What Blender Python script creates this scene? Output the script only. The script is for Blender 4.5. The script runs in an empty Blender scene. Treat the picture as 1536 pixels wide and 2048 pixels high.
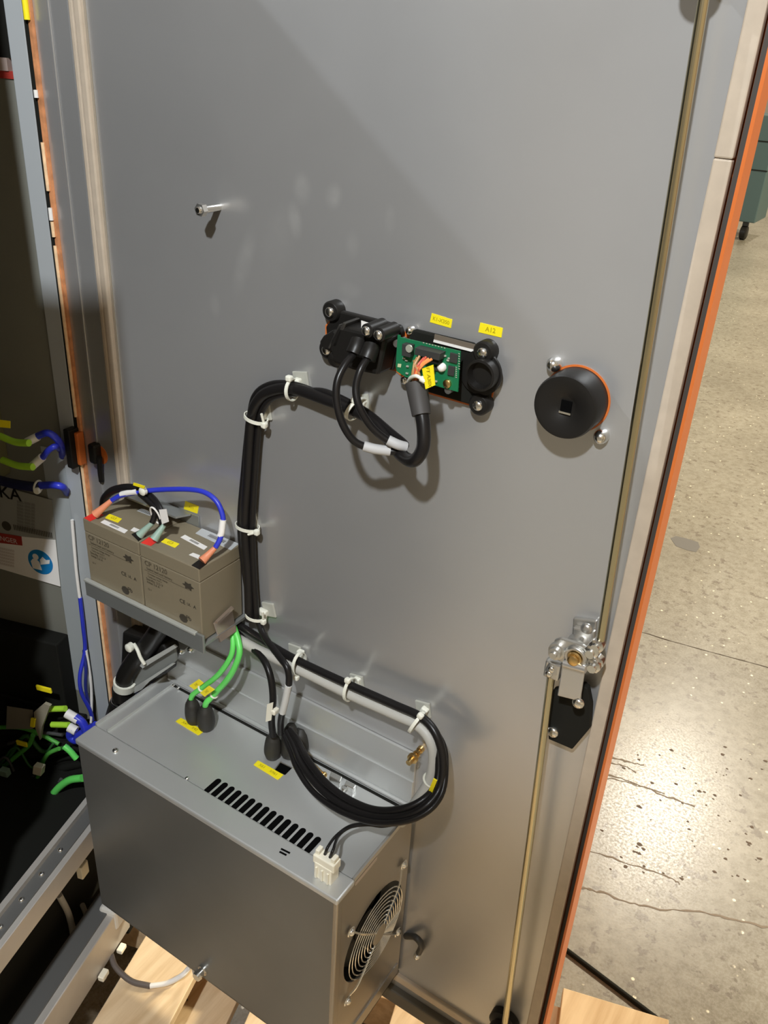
import bpy, bmesh, math, random
from mathutils import Vector, Matrix
random.seed(7)
SC = bpy.context.scene
COL = SC.collection
V = Vector

# ------------------------------------------------------------ camera
ROT = Matrix(((0.83637847, -0.29780785, 0.46019727),
              (0.54559275, 0.37123938, -0.75133872),
              (0.05291122, 0.87948383, 0.47297843)))
EYE = V((0, -0.8, 1.70))
FOC = 1750.8
cam = bpy.data.cameras.new('camera')
cam.sensor_fit = 'VERTICAL'; cam.sensor_height = 36; cam.lens = 36*FOC/2048
cam.clip_start = 0.02; cam.clip_end = 200
co = bpy.data.objects.new('camera', cam); COL.objects.link(co)
co.matrix_world = Matrix.Translation(EYE) @ ROT.to_4x4()
SC.camera = co

# ------------------------------------------------------------ world, lamps, exposure
w = bpy.data.worlds.new('warehouse_air'); SC.world = w; w.use_nodes = True
nt = w.node_tree; nt.nodes.clear()
wo = nt.nodes.new('ShaderNodeOutputWorld'); bg = nt.nodes.new('ShaderNodeBackground')
tc = nt.nodes.new('ShaderNodeTexCoord'); ns = nt.nodes.new('ShaderNodeTexNoise'); cr = nt.nodes.new('ShaderNodeValToRGB')
ns.inputs['Scale'].default_value = 1.6; ns.inputs['Detail'].default_value = 2
cr.color_ramp.elements[0].position = 0.36; cr.color_ramp.elements[0].color = (0.09, 0.085, 0.075, 1)
cr.color_ramp.elements[1].position = 0.66; cr.color_ramp.elements[1].color = (0.50, 0.38, 0.235, 1)
nt.links.new(tc.outputs['Generated'], ns.inputs['Vector']); nt.links.new(ns.outputs['Fac'], cr.inputs['Fac'])
nt.links.new(cr.outputs['Color'], bg.inputs['Color']); bg.inputs['Strength'].default_value = 1.25
nt.links.new(bg.outputs['Background'], wo.inputs['Surface'])

def lamp(name, loc, power, radius, col):
    l = bpy.data.lights.new(name, 'POINT'); l.energy = power; l.shadow_soft_size = radius; l.color = col
    o = bpy.data.objects.new(name, l); COL.objects.link(o); o.location = loc
lamp('aisle_lamp', (0.02, -1.5, 2.91), 220, 0.045, (0.93, 0.97, 1.0))
lamp('far_bay_lamp', (-1.6, 12.0, 10.5), 2500, 0.42, (1.0, 0.93, 0.80))
lamp('floor_fill_lamp', (3.8, 6.5, 6.0), 3600, 0.3, (1.0, 0.87, 0.60))  # added fill lamp outside the view, brightens the far floor
lamp('left_bay_lamp', (-4.0, -2.9, 5.0), 400, 0.06, (0.86, 0.93, 1.0))
SC.view_settings.view_transform = 'Standard'; SC.view_settings.look = 'None'
SC.view_settings.gamma = 1; SC.view_settings.use_curve_mapping = False
SC.view_settings.exposure = 0.0

# ------------------------------------------------------------ photo ray -> point on a plane of the place
def ray(px, py): return ROT @ V((px-768, 1024-py, -FOC))
def onp(px, py, p0, n):
    d = ray(px, py); return EYE + d*((V(p0)-EYE).dot(n)/d.dot(n))
def D(px, py, h=0.0): return onp(px, py, (0, -h, 0), V((0, 1, 0)))      # in front of the door's inner sheet
def T(px, py, z): return onp(px, py, (0, 0, z), V((0, 0, 1)))
def X(px, py, x): return onp(px, py, (x, 0, 0), V((1, 0, 0)))
FV = V((0.283, -0.959, 0)).normalized()      # cabinet: along its open front
SV = V((-0.959, -0.283, 0)).normalized()     # cabinet: into its depth
P0 = V((-0.99, 0.02, 0))
def W(px, py, f=0.0): return onp(px, py, P0+FV*f, FV)
def F(px, py, s=0.0): return onp(px, py, P0+SV*s, SV)
def CB(s, f, z): return P0 + SV*s + FV*f + V((0, 0, z))

# ------------------------------------------------------------ materials
MATS = {}
def mat(name, col, rough=0.5, metal=0.0, noise=0.0, nscale=20, spec=0.5, bump=0.0, rnoise=0.0, alpha=None, trans=0.0, coat=0.0, stretch=None):
    if name in MATS: return MATS[name]
    m = bpy.data.materials.new(name); m.use_nodes = True; n = m.node_tree; b = n.nodes['Principled BSDF']
    b.inputs['Base Color'].default_value = (*col, 1); b.inputs['Roughness'].default_value = rough
    b.inputs['Metallic'].default_value = metal; b.inputs['Specular IOR Level'].default_value = spec
    b.inputs['Coat Weight'].default_value = coat
    if trans: b.inputs['Transmission Weight'].default_value = trans
    if alpha is not None: b.inputs['Alpha'].default_value = alpha
    if noise or bump or rnoise:
        t = n.nodes.new('ShaderNodeTexCoord'); mp = n.nodes.new('ShaderNodeMapping')
        if stretch: mp.inputs['Scale'].default_value = stretch
        nz = n.nodes.new('ShaderNodeTexNoise'); nz.inputs['Scale'].default_value = nscale; nz.inputs['Detail'].default_value = 5
        n.links.new(t.outputs['Object'], mp.inputs['Vector']); n.links.new(mp.outputs['Vector'], nz.inputs['Vector'])
        if noise:
            r = n.nodes.new('ShaderNodeValToRGB')
            r.color_ramp.elements[0].position = 0.22; r.color_ramp.elements[1].position = 0.78; r.color_ramp.interpolation = 'EASE'
            r.color_ramp.elements[0].color = (*[c*(1-noise) for c in col], 1); r.color_ramp.elements[1].color = (*[min(1, c*(1+noise)) for c in col], 1)
            n.links.new(nz.outputs['Fac'], r.inputs['Fac']); n.links.new(r.outputs['Color'], b.inputs['Base Color'])
        if rnoise:
            mr = n.nodes.new('ShaderNodeMapRange'); mr.inputs[1].default_value = 0.15; mr.inputs[2].default_value = 0.85
            mr.inputs[3].default_value = rough-rnoise; mr.inputs[4].default_value = rough+rnoise
            n.links.new(nz.outputs['Fac'], mr.inputs[0]); n.links.new(mr.outputs[0], b.inputs['Roughness'])
        if bump:
            bp = n.nodes.new('ShaderNodeBump'); bp.inputs['Strength'].default_value = bump; bp.inputs['Distance'].default_value = 0.002
            n.links.new(nz.outputs['Fac'], bp.inputs['Height']); n.links.new(bp.outputs['Normal'], b.inputs['Normal'])
    MATS[name] = m; return m

DOORM = mat('door_galvanised', (0.52, 0.52, 0.52), 0.31, 0.62, 0.07, 2.2, rnoise=0.06)
def smudge(m, spots):
    n = m.node_tree; b = n.nodes['Principled BSDF']; t = n.nodes.new('ShaderNodeNewGeometry')
    nz = n.nodes.new('ShaderNodeTexNoise'); nz.inputs['Scale'].default_value = 45; nz.inputs['Detail'].default_value = 4
    n.links.new(t.outputs['Position'], nz.inputs['Vector']); acc = None
    for (cx, cz, rx, rz, ang, st) in spots:
        mp = n.nodes.new('ShaderNodeMapping'); mp.vector_type = 'TEXTURE'
        mp.inputs['Location'].default_value = (cx, 0, cz); mp.inputs['Rotation'].default_value = (0, ang, 0); mp.inputs['Scale'].default_value = (rx, 1, rz)
        ln = n.nodes.new('ShaderNodeVectorMath'); ln.operation = 'LENGTH'
        mr = n.nodes.new('ShaderNodeMapRange'); mr.interpolation_type = 'SMOOTHSTEP'; mr.inputs[1].default_value = 1.0; mr.inputs[2].default_value = 0.2; mr.inputs[3].default_value = 0; mr.inputs[4].default_value = st
        n.links.new(t.outputs['Position'], mp.inputs['Vector']); n.links.new(mp.outputs['Vector'], ln.inputs[0]); n.links.new(ln.outputs['Value'], mr.inputs[0])
        if acc is None: acc = mr.outputs[0]
        else:
            ad = n.nodes.new('ShaderNodeMath'); ad.operation = 'ADD'; n.links.new(acc, ad.inputs[0]); n.links.new(mr.outputs[0], ad.inputs[1]); acc = ad.outputs[0]
    mu = n.nodes.new('ShaderNodeMath'); mu.operation = 'MULTIPLY'; n.links.new(acc, mu.inputs[0]); n.links.new(nz.outputs['Fac'], mu.inputs[1])
    mx = n.nodes.new('ShaderNodeMix'); mx.data_type = 'RGBA'; old = b.inputs['Base Color'].links[0].from_socket
    n.links.new(mu.outputs[0], mx.inputs[0]); n.links.new(old, mx.inputs[6]); mx.inputs[7].default_value = (0.80, 0.80, 0.78, 1); n.links.new(mx.outputs[2], b.inputs['Base Color'])
def spot(px, py, rx, rz, ang=0.0, st=0.6):
    p = D(px, py); return (p.x, p.z, rx, rz, ang, st)
smudge(DOORM, [spot(604, 378, .016, .022), spot(667, 392, .014, .018, .3), spot(590, 440, .013, .026, -.2), spot(488, 525, .016, .055, .35, .5), spot(430, 610, .012, .02, 0, .35),
               spot(780, 440, .009, .02, 0, .3), spot(705, 490, .012, .02, 0, .3), spot(560, 470, .03, .05, .4, .2), spot(700, 580, .02, .012, 0, .3), spot(930, 640, .05, .008, -.1, .2)])
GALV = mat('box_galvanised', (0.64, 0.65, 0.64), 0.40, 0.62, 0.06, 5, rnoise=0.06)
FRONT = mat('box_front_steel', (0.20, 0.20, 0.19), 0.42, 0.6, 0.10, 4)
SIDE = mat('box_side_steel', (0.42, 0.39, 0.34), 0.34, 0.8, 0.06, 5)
STRIP = mat('cabinet_paint', (0.42, 0.45, 0.47), 0.45, 0.15)
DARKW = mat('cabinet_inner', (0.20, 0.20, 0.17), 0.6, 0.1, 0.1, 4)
RAILM = mat('rail_steel', (0.56, 0.53, 0.49), 0.45, 0.4, 0.08, 12)
RAILD = mat('rail_groove', (0.16, 0.16, 0.155), 0.5, 0.4)
ORANGE = mat('orange_paint', (0.62, 0.155, 0.03), 0.45)
RIM = mat('worn_orange_rim', (0.62, 0.27, 0.12), 0.5, 0, 0.3, 60)
CREAM = mat('cream_reflection', (0.86, 0.60, 0.36), 0.6, 0, 0.15, 90)
FOAM = mat('beige_foam', (0.50, 0.42, 0.33), 0.6, 0, 0.06, 60)
FOAMD = mat('brown_foam', (0.22, 0.17, 0.12), 0.7)
BLK = mat('black_plastic', (0.012, 0.011, 0.010), 0.40, spec=0.3)
BLKM = mat('matt_black', (0.010, 0.010, 0.008), 0.75, spec=0.2)
CABLE = mat('black_cable_jacket', (0.011, 0.010, 0.010), 0.33, spec=0.3)
SLEEVE = mat('charcoal_sleeve', (0.05, 0.047, 0.045), 0.6)
GREYC = mat('grey_cable_jacket', (0.47, 0.46, 0.42), 0.5)
GREEN = mat('green_cable_jacket', (0.14, 0.72, 0.13), 0.4)
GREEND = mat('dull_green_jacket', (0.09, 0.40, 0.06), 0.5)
LIME = mat('lime_jacket', (0.42, 0.75, 0.05), 0.5)
BLUE = mat('blue_jacket', (0.03, 0.045, 0.55), 0.35)
NYLON = mat('natural_nylon', (0.80, 0.80, 0.70), 0.4, coat=0.2)
NYL2 = mat('cloudy_nylon', (0.66, 0.66, 0.58), 0.35, trans=0.35)
WHITE = mat('white_label', (0.85, 0.83, 0.80), 0.5)
IVORY = mat('ivory_connector', (0.86, 0.82, 0.68), 0.45)
YEL = mat('yellow_label', (0.95, 0.80, 0.015), 0.45)
YELT = mat('olive_ink', (0.45, 0.36, 0.0), 0.6)
INK = mat('dark_ink', (0.05, 0.042, 0.03), 0.6)
BATT = mat('taupe_battery_case', (0.225, 0.19, 0.128), 0.5)
RED = mat('red_plastic', (0.85, 0.04, 0.03), 0.45)
REDS = mat('sticker_red', (0.35, 0.03, 0.02), 0.6)
COPPER = mat('salmon_boot', (0.75, 0.27, 0.14), 0.5)
TEAL = mat('mint_boot', (0.30, 0.43, 0.36), 0.5)
CHROME = mat('bright_zinc', (0.80, 0.80, 0.78), 0.22, 1.0)
SATIN = mat('satin_zinc', (0.62, 0.61, 0.58), 0.30, 0.9)
BRASS = mat('brass', (0.75, 0.52, 0.22), 0.28, 1.0)
ROD = mat('yellow_zinc_rod', (0.62, 0.56, 0.38), 0.24, 1.0)
PCB = mat('green_board', (0.010, 0.16, 0.065), 0.4)
CHIP = mat('charcoal_chip', (0.035, 0.037, 0.035), 0.5)
SOLDER = mat('solder', (0.6, 0.62, 0.52), 0.35, 0.5)
WIREO = mat('orange_wire', (0.90, 0.30, 0.08), 0.5)
WIRER = mat('red_wire', (0.55, 0.08, 0.04), 0.5)
WIREB = mat('tan_wire', (0.45, 0.25, 0.10), 0.5)
STBLUE = mat('sign_blue', (0.01, 0.20, 0.50), 0.5)
TEALCAB = mat('teal_cabinet_paint', (0.07, 0.12, 0.13), 0.5)
HOLE = mat('dark_opening', (0.004, 0.004, 0.004), 0.9, spec=0.0)
FANM = mat('fan_frame', (0.02, 0.018, 0.015), 0.5)
GREYP = mat('grey_plastic_plate', (0.20, 0.21, 0.20), 0.35)

def wood_mat():
    m = bpy.data.materials.new('pallet_wood'); m.use_nodes = True; n = m.node_tree; b = n.nodes['Principled BSDF']
    t = n.nodes.new('ShaderNodeTexCoord'); mp = n.nodes.new('ShaderNodeMapping'); mp.inputs['Scale'].default_value = (14, 1.2, 14)
    nz = n.nodes.new('ShaderNodeTexNoise'); nz.inputs['Scale'].default_value = 3; nz.inputs['Detail'].default_value = 8; nz.inputs['Roughness'].default_value = 0.6
    r = n.nodes.new('ShaderNodeValToRGB'); r.color_ramp.elements[0].position = 0.3; r.color_ramp.elements[0].color = (0.58, 0.40, 0.22, 1)
    r.color_ramp.elements[1].position = 0.65; r.color_ramp.elements[1].color = (0.80, 0.62, 0.40, 1)
    n.links.new(t.outputs['Object'], mp.inputs['Vector']); n.links.new(mp.outputs['Vector'], nz.inputs['Vector'])
    n.links.new(nz.outputs['Fac'], r.inputs['Fac']); n.links.new(r.outputs['Color'], b.inputs['Base Color'])
    b.inputs['Roughness'].default_value = 0.75
    bp = n.nodes.new('ShaderNodeBump'); bp.inputs['Strength'].default_value = 0.3; bp.inputs['Distance'].default_value = 0.003
    n.links.new(nz.outputs['Fac'], bp.inputs['Height']); n.links.new(bp.outputs['Normal'], b.inputs['Normal'])
    return m
WOOD = wood_mat()

def floor_mat():
    m = bpy.data.materials.new('polished_concrete'); m.use_nodes = True; n = m.node_tree; b = n.nodes['Principled BSDF']
    t = n.nodes.new('ShaderNodeTexCoord')
    def nz(sc, det, ro=0.5):
        x = n.nodes.new('ShaderNodeTexNoise'); x.inputs['Scale'].default_value = sc; x.inputs['Detail'].default_value = det
        x.inputs['Roughness'].default_value = ro; n.links.new(t.outputs['Object'], x.inputs['Vector']); return x
    def ramp(src, stops):
        r = n.nodes.new('ShaderNodeValToRGB'); e = r.color_ramp.elements
        e[0].position, e[0].color = stops[0][0], (*stops[0][1], 1); e[1].position, e[1].color = stops[1][0], (*stops[1][1], 1)
        for p, c in stops[2:]: q = e.new(p); q.color = (*c, 1)
        n.links.new(src, r.inputs['Fac']); return r
    def mix(kind, fac, a, bb):
        x = n.nodes.new('ShaderNodeMix'); x.data_type = 'RGBA'; x.blend_type = kind; x.inputs[0].default_value = 1 if not hasattr(fac, 'links') else 1
        if hasattr(fac, 'links'): n.links.new(fac, x.inputs[0])
        else: x.inputs[0].default_value = fac
        n.links.new(a, x.inputs[6]); n.links.new(bb, x.inputs[7]); return x
    big = ramp(nz(1.7, 6, 0.6).outputs['Fac'], [(0.32, (0.27, 0.248, 0.205)), (0.68, (0.38, 0.355, 0.30))])
    mid = ramp(nz(38, 6, 0.7).outputs['Fac'], [(0.36, (0.70, 0.67, 0.62)), (0.58, (1, 1, 1))])
    c1 = mix('MULTIPLY', 0.85, big.outputs['Color'], mid.outputs['Color'])
    vo = n.nodes.new('ShaderNodeTexVoronoi'); vo.inputs['Scale'].default_value = 30; n.links.new(t.outputs['Object'], vo.inputs['Vector'])
    sp = ramp(vo.outputs['Distance'], [(0.09, (1, 1, 1)), (0.14, (0, 0, 0))])
    gate = ramp(nz(23, 2).outputs['Fac'], [(0.50, (0, 0, 0)), (0.54, (1, 1, 1))])
    g = mix('MULTIPLY', 1.0, sp.outputs['Color'], gate.outputs['Color'])
    white = n.nodes.new('ShaderNodeRGB'); white.outputs[0].default_value = (0.92, 0.86, 0.70, 1)
    c2 = mix('MIX', g.outputs[2], c1.outputs[2], white.outputs[0])
    dk = ramp(nz(34, 3, 0.6).outputs['Fac'], [(0.60, (0, 0, 0)), (0.64, (0.6, 0.6, 0.6))])
    dark = n.nodes.new('ShaderNodeRGB'); dark.outputs[0].default_value = (0.13, 0.10, 0.075, 1)
    c3 = mix('MIX', dk.outputs['Color'], c2.outputs[2], dark.outputs[0])
    n.links.new(c3.outputs[2], b.inputs['Base Color'])
    rr = n.nodes.new('ShaderNodeMapRange'); rn = nz(150, 4, 0.7); n.links.new(rn.outputs['Fac'], rr.inputs[0])
    rr.inputs[1].default_value = 0.3; rr.inputs[2].default_value = 0.7; rr.inputs[3].default_value = 0.16; rr.inputs[4].default_value = 0.38
    n.links.new(rr.outputs[0], b.inputs['Roughness'])
    bp = n.nodes.new('ShaderNodeBump'); bp.inputs['Strength'].default_value = 0.2; bp.inputs['Distance'].default_value = 0.0004
    n.links.new(rn.outputs['Fac'], bp.inputs['Height']); n.links.new(bp.outputs['Normal'], b.inputs['Normal'])
    return m

# ------------------------------------------------------------ mesh helpers
def thing(name, label, cat, loc=(0, 0, 0), group=None):
    o = bpy.data.objects.new(name, None); COL.objects.link(o); o.location = loc; o.empty_display_size = 0.02
    o['label'] = label; o['category'] = cat
    if group: o['group'] = group
    return o
def tag(o, label, cat, group=None):
    o['label'] = label; o['category'] = cat
    if group: o['group'] = group
    return o
def struct(o): o['kind'] = 'structure'; return o
def world_loc(o):
    p = V((0, 0, 0))
    while o: p = p + o.location; o = o.parent
    return p
def obj(name, bm, m, parent=None, smooth=False, label=None, bevel=0):
    if smooth:
        for f in bm.faces: f.smooth = True
    me = bpy.data.meshes.new(name)
    if parent is not None:
        bmesh.ops.translate(bm, verts=bm.verts, vec=-world_loc(parent))
    loc = None
    if parent is None and bm.verts:
        xs = [v.co.x for v in bm.verts]; ys = [v.co.y for v in bm.verts]; zs = [v.co.z for v in bm.verts]
        loc = V(((min(xs)+max(xs))/2, (min(ys)+max(ys))/2, min(zs)))
        bmesh.ops.translate(bm, verts=bm.verts, vec=-loc)
    bmesh.ops.recalc_face_normals(bm, faces=bm.faces)
    bm.to_mesh(me); bm.free()
    if smooth: me.set_sharp_from_angle(angle=0.82)
    me.materials.append(m)
    o = bpy.data.objects.new(name, me); COL.objects.link(o)
    if parent is not None: o.parent = parent
    if loc is not None: o.location = loc
    if label: o['label'] = label
    if bevel:
        md = o.modifiers.new('b', 'BEVEL'); md.width = bevel; md.segments = 2; md.limit_method = 'ANGLE'; md.angle_limit = 0.6
        md.harden_normals = False
    return o
def BM(): return bmesh.new()
def hexa(bm, c):      # eight corners: 0-3 bottom loop, 4-7 top loop
    vs = [bm.verts.new(p) for p in c]
    for f in ((3, 2, 1, 0), (4, 5, 6, 7), (0, 1, 5, 4), (1, 2, 6, 5), (2, 3, 7, 6), (3, 0, 4, 7)): bm.faces.new([vs[i] for i in f])
    return bm
def box(bm, x0, x1, y0, y1, z0, z1):
    return hexa(bm, [(x0, y0, z0), (x1, y0, z0), (x1, y1, z0), (x0, y1, z0), (x0, y0, z1), (x1, y0, z1), (x1, y1, z1), (x0, y1, z1)])
def cbox(bm, s0, s1, f0, f1, z0, z1):   # box in the cabinet's own axes
    return hexa(bm, [CB(s0, f0, z0), CB(s1, f0, z0), CB(s1, f1, z0), CB(s0, f1, z0), CB(s0, f0, z1), CB(s1, f0, z1), CB(s1, f1, z1), CB(s0, f1, z1)])
def obox(bm, c, a, b, n, la, lb, ln):
    a, b, n = V(a).normalized()*la/2, V(b).normalized()*lb/2, V(n).normalized()*ln/2; c = V(c)
    return hexa(bm, [c-a-b-n, c+a-b-n, c+a+b-n, c-a+b-n, c-a-b+n, c+a-b+n, c+a+b+n, c-a+b+n])
def prism(bm, pts, vec):
    pts = [V(p) for p in pts]; vec = V(vec)
    a = [bm.verts.new(p) for p in pts]; b = [bm.verts.new(p+vec) for p in pts]
    bm.faces.new(a[::-1]); bm.faces.new(b); k = len(a)
    for i in range(k): bm.faces.new((a[i], a[(i+1) % k], b[(i+1) % k], b[i]))
    return bm
def smooth_path(pts, sub=8):
    pts = [V(p) for p in pts]
    if len(pts) < 3: return pts
    out = []; P = [2*pts[0]-pts[1]]+pts+[2*pts[-1]-pts[-2]]
    for i in range(1, len(P)-2):
        for k in range(sub):
            t = k/sub; a, b, c, d = P[i-1], P[i], P[i+1], P[i+2]
            out.append(0.5*((2*b)+(c-a)*t+(2*a-5*b+4*c-d)*t*t+(3*b-a-3*c+d)*t**3))
    out.append(pts[-1]); return out
def tube(bm, pts, r, n=10, sub=8, sm=True, closed=False):
    path = smooth_path(pts, sub) if sm else [V(p) for p in pts]
    k = len(path); rings = []; prev = None
    for i, p in enumerate(path):
        if closed: t = (path[(i+1) % k]-path[i-1]).normalized()
        else: t = (path[min(i+1, k-1)]-path[max(i-1, 0)]).normalized()
        if prev is None:
            u = t.cross(V((0, 0, 1)))
            if u.length < 0.1: u = t.cross(V((1, 0, 0)))
            u.normalize()
        else: u = (prev-t*prev.dot(t)).normalized()
        prev = u; v = t.cross(u)
        rr = r(i/(k-1)) if callable(r) else r
        rings.append([bm.verts.new(p+(u*math.cos(a)+v*math.sin(a))*rr) for a in [2*math.pi*j/n for j in range(n)]])
    for i in range(k if closed else k-1):
        A, B = rings[i], rings[(i+1) % k]
        for j in range(n): bm.faces.new((A[j], A[(j+1) % n], B[(j+1) % n], B[j]))
    if not closed: bm.faces.new(rings[0][::-1]); bm.faces.new(rings[-1])
    return bm
def lathe(bm, p, ax, prof, n=28):     # prof: (distance along axis, radius)
    p = V(p); ax = V(ax).normalized(); u = ax.cross(V((0.123, 0.2, 1))).normalized(); v = ax.cross(u); rings = []
    for d, r in prof: rings.append([bm.verts.new(p+ax*d+(u*math.cos(2*math.pi*j/n)+v*math.sin(2*math.pi*j/n))*max(r, 1e-5)) for j in range(n)])
    for A, B in zip(rings, rings[1:]):
        for j in range(n): bm.faces.new((A[j], A[(j+1) % n], B[(j+1) % n], B[j]))
    bm.faces.new(rings[0][::-1]); bm.faces.new(rings[-1]); return bm
def ring(bm, c, u, v, ru, rv, r, n=28, m=8):
    c, u, v = V(c), V(u).normalized(), V(v).normalized()
    return tube(bm, [c+u*math.cos(2*math.pi*i/n)*ru+v*math.sin(2*math.pi*i/n)*rv for i in range(n)], r, m, 1, False, True)
def screw(name, p, ax, r, parent, m=None, h=None, label=None):
    h = h or r*0.8
    b = lathe(BM(), p, ax, [(0, r), (h*0.45, r), (h*0.8, r*0.75), (h, r*0.35)], 16)
    q = V(p)+V(ax).normalized()*h*0.7; a = V(ax).normalized(); u = a.cross(V((0.1, 0.2, 1))).normalized()
    return obj(name, b, m or CHROME, parent, True, label)
def text(s, c, right, up, size, m, parent, name='lettering', off=0.0004):
    cu = bpy.data.curves.new('t', 'FONT'); cu.body = s; cu.size = size; cu.align_x = 'CENTER'; cu.align_y = 'CENTER'; cu.offset = size*0.012
    t = bpy.data.objects.new('t', cu); me = bpy.data.meshes.new_from_object(t)
    r = V(right).normalized(); n = r.cross(V(up)).normalized(); u = n.cross(r)
    M = Matrix((r, u, n)).transposed().to_4x4(); M.translation = V(c)+n*off-world_loc(parent)
    me.transform(M); me.materials.append(m); me.name = name
    o = bpy.data.objects.new(name, me); COL.objects.link(o); o.parent = parent
    bpy.data.objects.remove(t); bpy.data.curves.remove(cu); return o
def sticker(name, pts, n, m, parent, s=None, size=0.006, tm=None, label=None, thick=0.0005):
    pts = [V(p) for p in pts]; o = obj(name, prism(BM(), pts, V(n)*thick), m, parent, label=label)
    if s:
        c = sum(pts, V((0, 0, 0)))/len(pts)
        right = (pts[1]-pts[0])+(pts[2]-pts[3]); up = (pts[0]-pts[3])+(pts[1]-pts[2])
        # flip so that the letters face along n
        text(s, c+V(n)*thick, right, up, size, tm or YELT, parent=o, off=0.0002)
    return o
NY = V((0, -1, 0)); NZ = V((0, 0, 1)); NX = V((1, 0, 0))
def dpts(l): return [D(*p) for p in l]

# ============================================================ SETTING: floor
fm = floor_mat()
FLOOR = struct(obj('floor', box(BM(), -12, 12, -6, 24, -0.1, 0), fm))
struct(obj('wall_back', box(BM(), -12, 12, 23.8, 24, 0, 7), mat('far_wall', (0.40, 0.38, 0.34), 0.8, 0, 0.05, 2)))
jm = mat('floor_joint', (0.07, 0.05, 0.035), 0.8); km = mat('floor_scuff', (0.19, 0.14, 0.095), 0.5)
def streak(name, pts, wd, m, jit=0.0):
    P = [T(a, b, 0) for a, b in pts]; path = smooth_path(P, 6); b = BM(); A = []; B = []
    for i, p in enumerate(path):
        t = (path[min(i+1, len(path)-1)]-path[max(i-1, 0)]).normalized(); q = V((-t.y, t.x, 0)); ww = wd*(0.2+0.75*random.random()) if jit else wd
        p = p+q*random.uniform(-jit, jit)
        A.append(b.verts.new(p+q*ww/2+V((0, 0, .0006)))); B.append(b.verts.new(p-q*ww/2+V((0, 0, .0006))))
    for i in range(len(A)-1): b.faces.new((A[i], A[i+1], B[i+1], B[i]))
    return obj(name, b, m, FLOOR)
streak('floor_joint', [(1200, 1246), (1275, 1262), (1345, 1283), (1440, 1309), (1536, 1335), (1700, 1380)], 0.006, jm, 0.001)
for i, (p, wd) in enumerate([([(1212, 1514), (1250, 1522), (1288, 1531)], 0.010), ([(1212, 1526), (1250, 1532), (1272, 1546)], 0.006),
              ([(1205, 1548), (1260, 1562), (1325, 1590), (1390, 1612)], 0.008), ([(1200, 1553), (1250, 1564), (1330, 1588)], 0.005),
              ([(1176, 1700), (1250, 1725), (1330, 1752), (1360, 1768)], 0.005),
              ([(1160, 1776), (1200, 1784), (1260, 1806), (1320, 1818), (1400, 1824), (1460, 1838), (1536, 1856)], 0.008)]):
    streak('floor_scuff', p, wd, km, 0.003)

sp_ = BM()
for i in range(70):
    a, b = random.uniform(1200, 1536), random.uniform(1480, 1760)
    if a < 1290-(b-1180)*.21+14: continue
    c_ = T(a, b, .0007); r_ = random.uniform(.0015, .005)
    sp_.faces.new([sp_.verts.new(c_+V((math.cos(q)*r_*random.uniform(.5, 1.2)*1.6, math.sin(q)*r_*random.uniform(.5, 1.2), 0))) for q in [k*math.pi/4 for k in range(8)]])
obj('floor_specks', sp_, mat('speck_brown', (0.10, 0.06, 0.035), .6), FLOOR)
st_ = BM(); st_.faces.new([st_.verts.new(T(a, b, .0007)) for a, b in [(1341, 1076), (1352, 1072), (1370, 1076), (1396, 1084), (1400, 1094), (1392, 1104), (1374, 1100), (1352, 1092)]])
obj('floor_stain', st_, mat('stain_grey', (0.15, 0.14, 0.13), .5), FLOOR)

# ============================================================ CABINET (open front, hinge side seen at the left)
cab = thing('control_cabinet', 'grey steel control cabinet standing open on the pallet, dark inside, at the left edge', 'cabinet', CB(0.3, 0.4, 0.14))
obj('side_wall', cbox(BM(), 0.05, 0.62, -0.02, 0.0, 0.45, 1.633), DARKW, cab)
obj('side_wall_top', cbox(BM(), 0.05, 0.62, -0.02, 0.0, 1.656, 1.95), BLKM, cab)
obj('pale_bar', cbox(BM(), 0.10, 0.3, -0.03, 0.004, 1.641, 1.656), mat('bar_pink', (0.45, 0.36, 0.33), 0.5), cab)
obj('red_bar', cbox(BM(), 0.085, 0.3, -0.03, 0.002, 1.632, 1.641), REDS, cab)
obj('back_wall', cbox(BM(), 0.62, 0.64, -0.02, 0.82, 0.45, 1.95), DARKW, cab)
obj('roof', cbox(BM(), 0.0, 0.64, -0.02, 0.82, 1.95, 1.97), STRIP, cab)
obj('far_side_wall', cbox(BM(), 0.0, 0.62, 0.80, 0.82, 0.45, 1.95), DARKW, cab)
obj('bottom_plate', cbox(BM(), 0.03, 0.62, 0.0, 0.80, 0.45, 0.458), BLKM, cab)
obj('dark_filler', cbox(BM(), 0.135, 0.60, 0.0, 0.035, 0.458, 0.745), BLKM, cab, bevel=0.003)  # black filler added where the low cabinet lies in the dark
obj('dark_filler', cbox(BM(), 0.10, 0.60, 0.035, 0.042, 0.458, 0.60), BLKM, cab, bevel=0.003)
obj('corner_post', cbox(BM(), 0.066, 0.092, -0.028, 0.006, 0.457, 1.95), STRIP, cab, bevel=0.001)
obj('lit_post_flange', cbox(BM(), 0.092, 0.135, -0.01, 0.002, 0.62, 1.11), mat('wall_paint_lit', (0.34, 0.37, 0.38), 0.5), cab)  # paler colour carries the lamp light on this part of the wall
obj('hinge_gap_shade', cbox(BM(), 0.056, 0.066, -0.03, 0.0055, 0.457, 1.95), BLKM, cab)  # black strip added for the shade in the hinge gap
obj('frame_rail', cbox(BM(), -0.002, 0.03, 0.03, 0.80, 0.457, 0.500), RAILM, cab, bevel=0.001)
obj('rail_channel', cbox(BM(), 0.008, 0.03, 0.03, 0.80, 0.500, 0.503), RAILD, cab)
obj('rail_lip', cbox(BM(), 0.030, 0.040, 0.03, 0.80, 0.49, 0.512), RAILM, cab)
for f in (0.24, 0.29, 0.34, 0.39): screw('rail_screw', CB(0.020, f, 0.503), NZ, 0.0045, cab)
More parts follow.
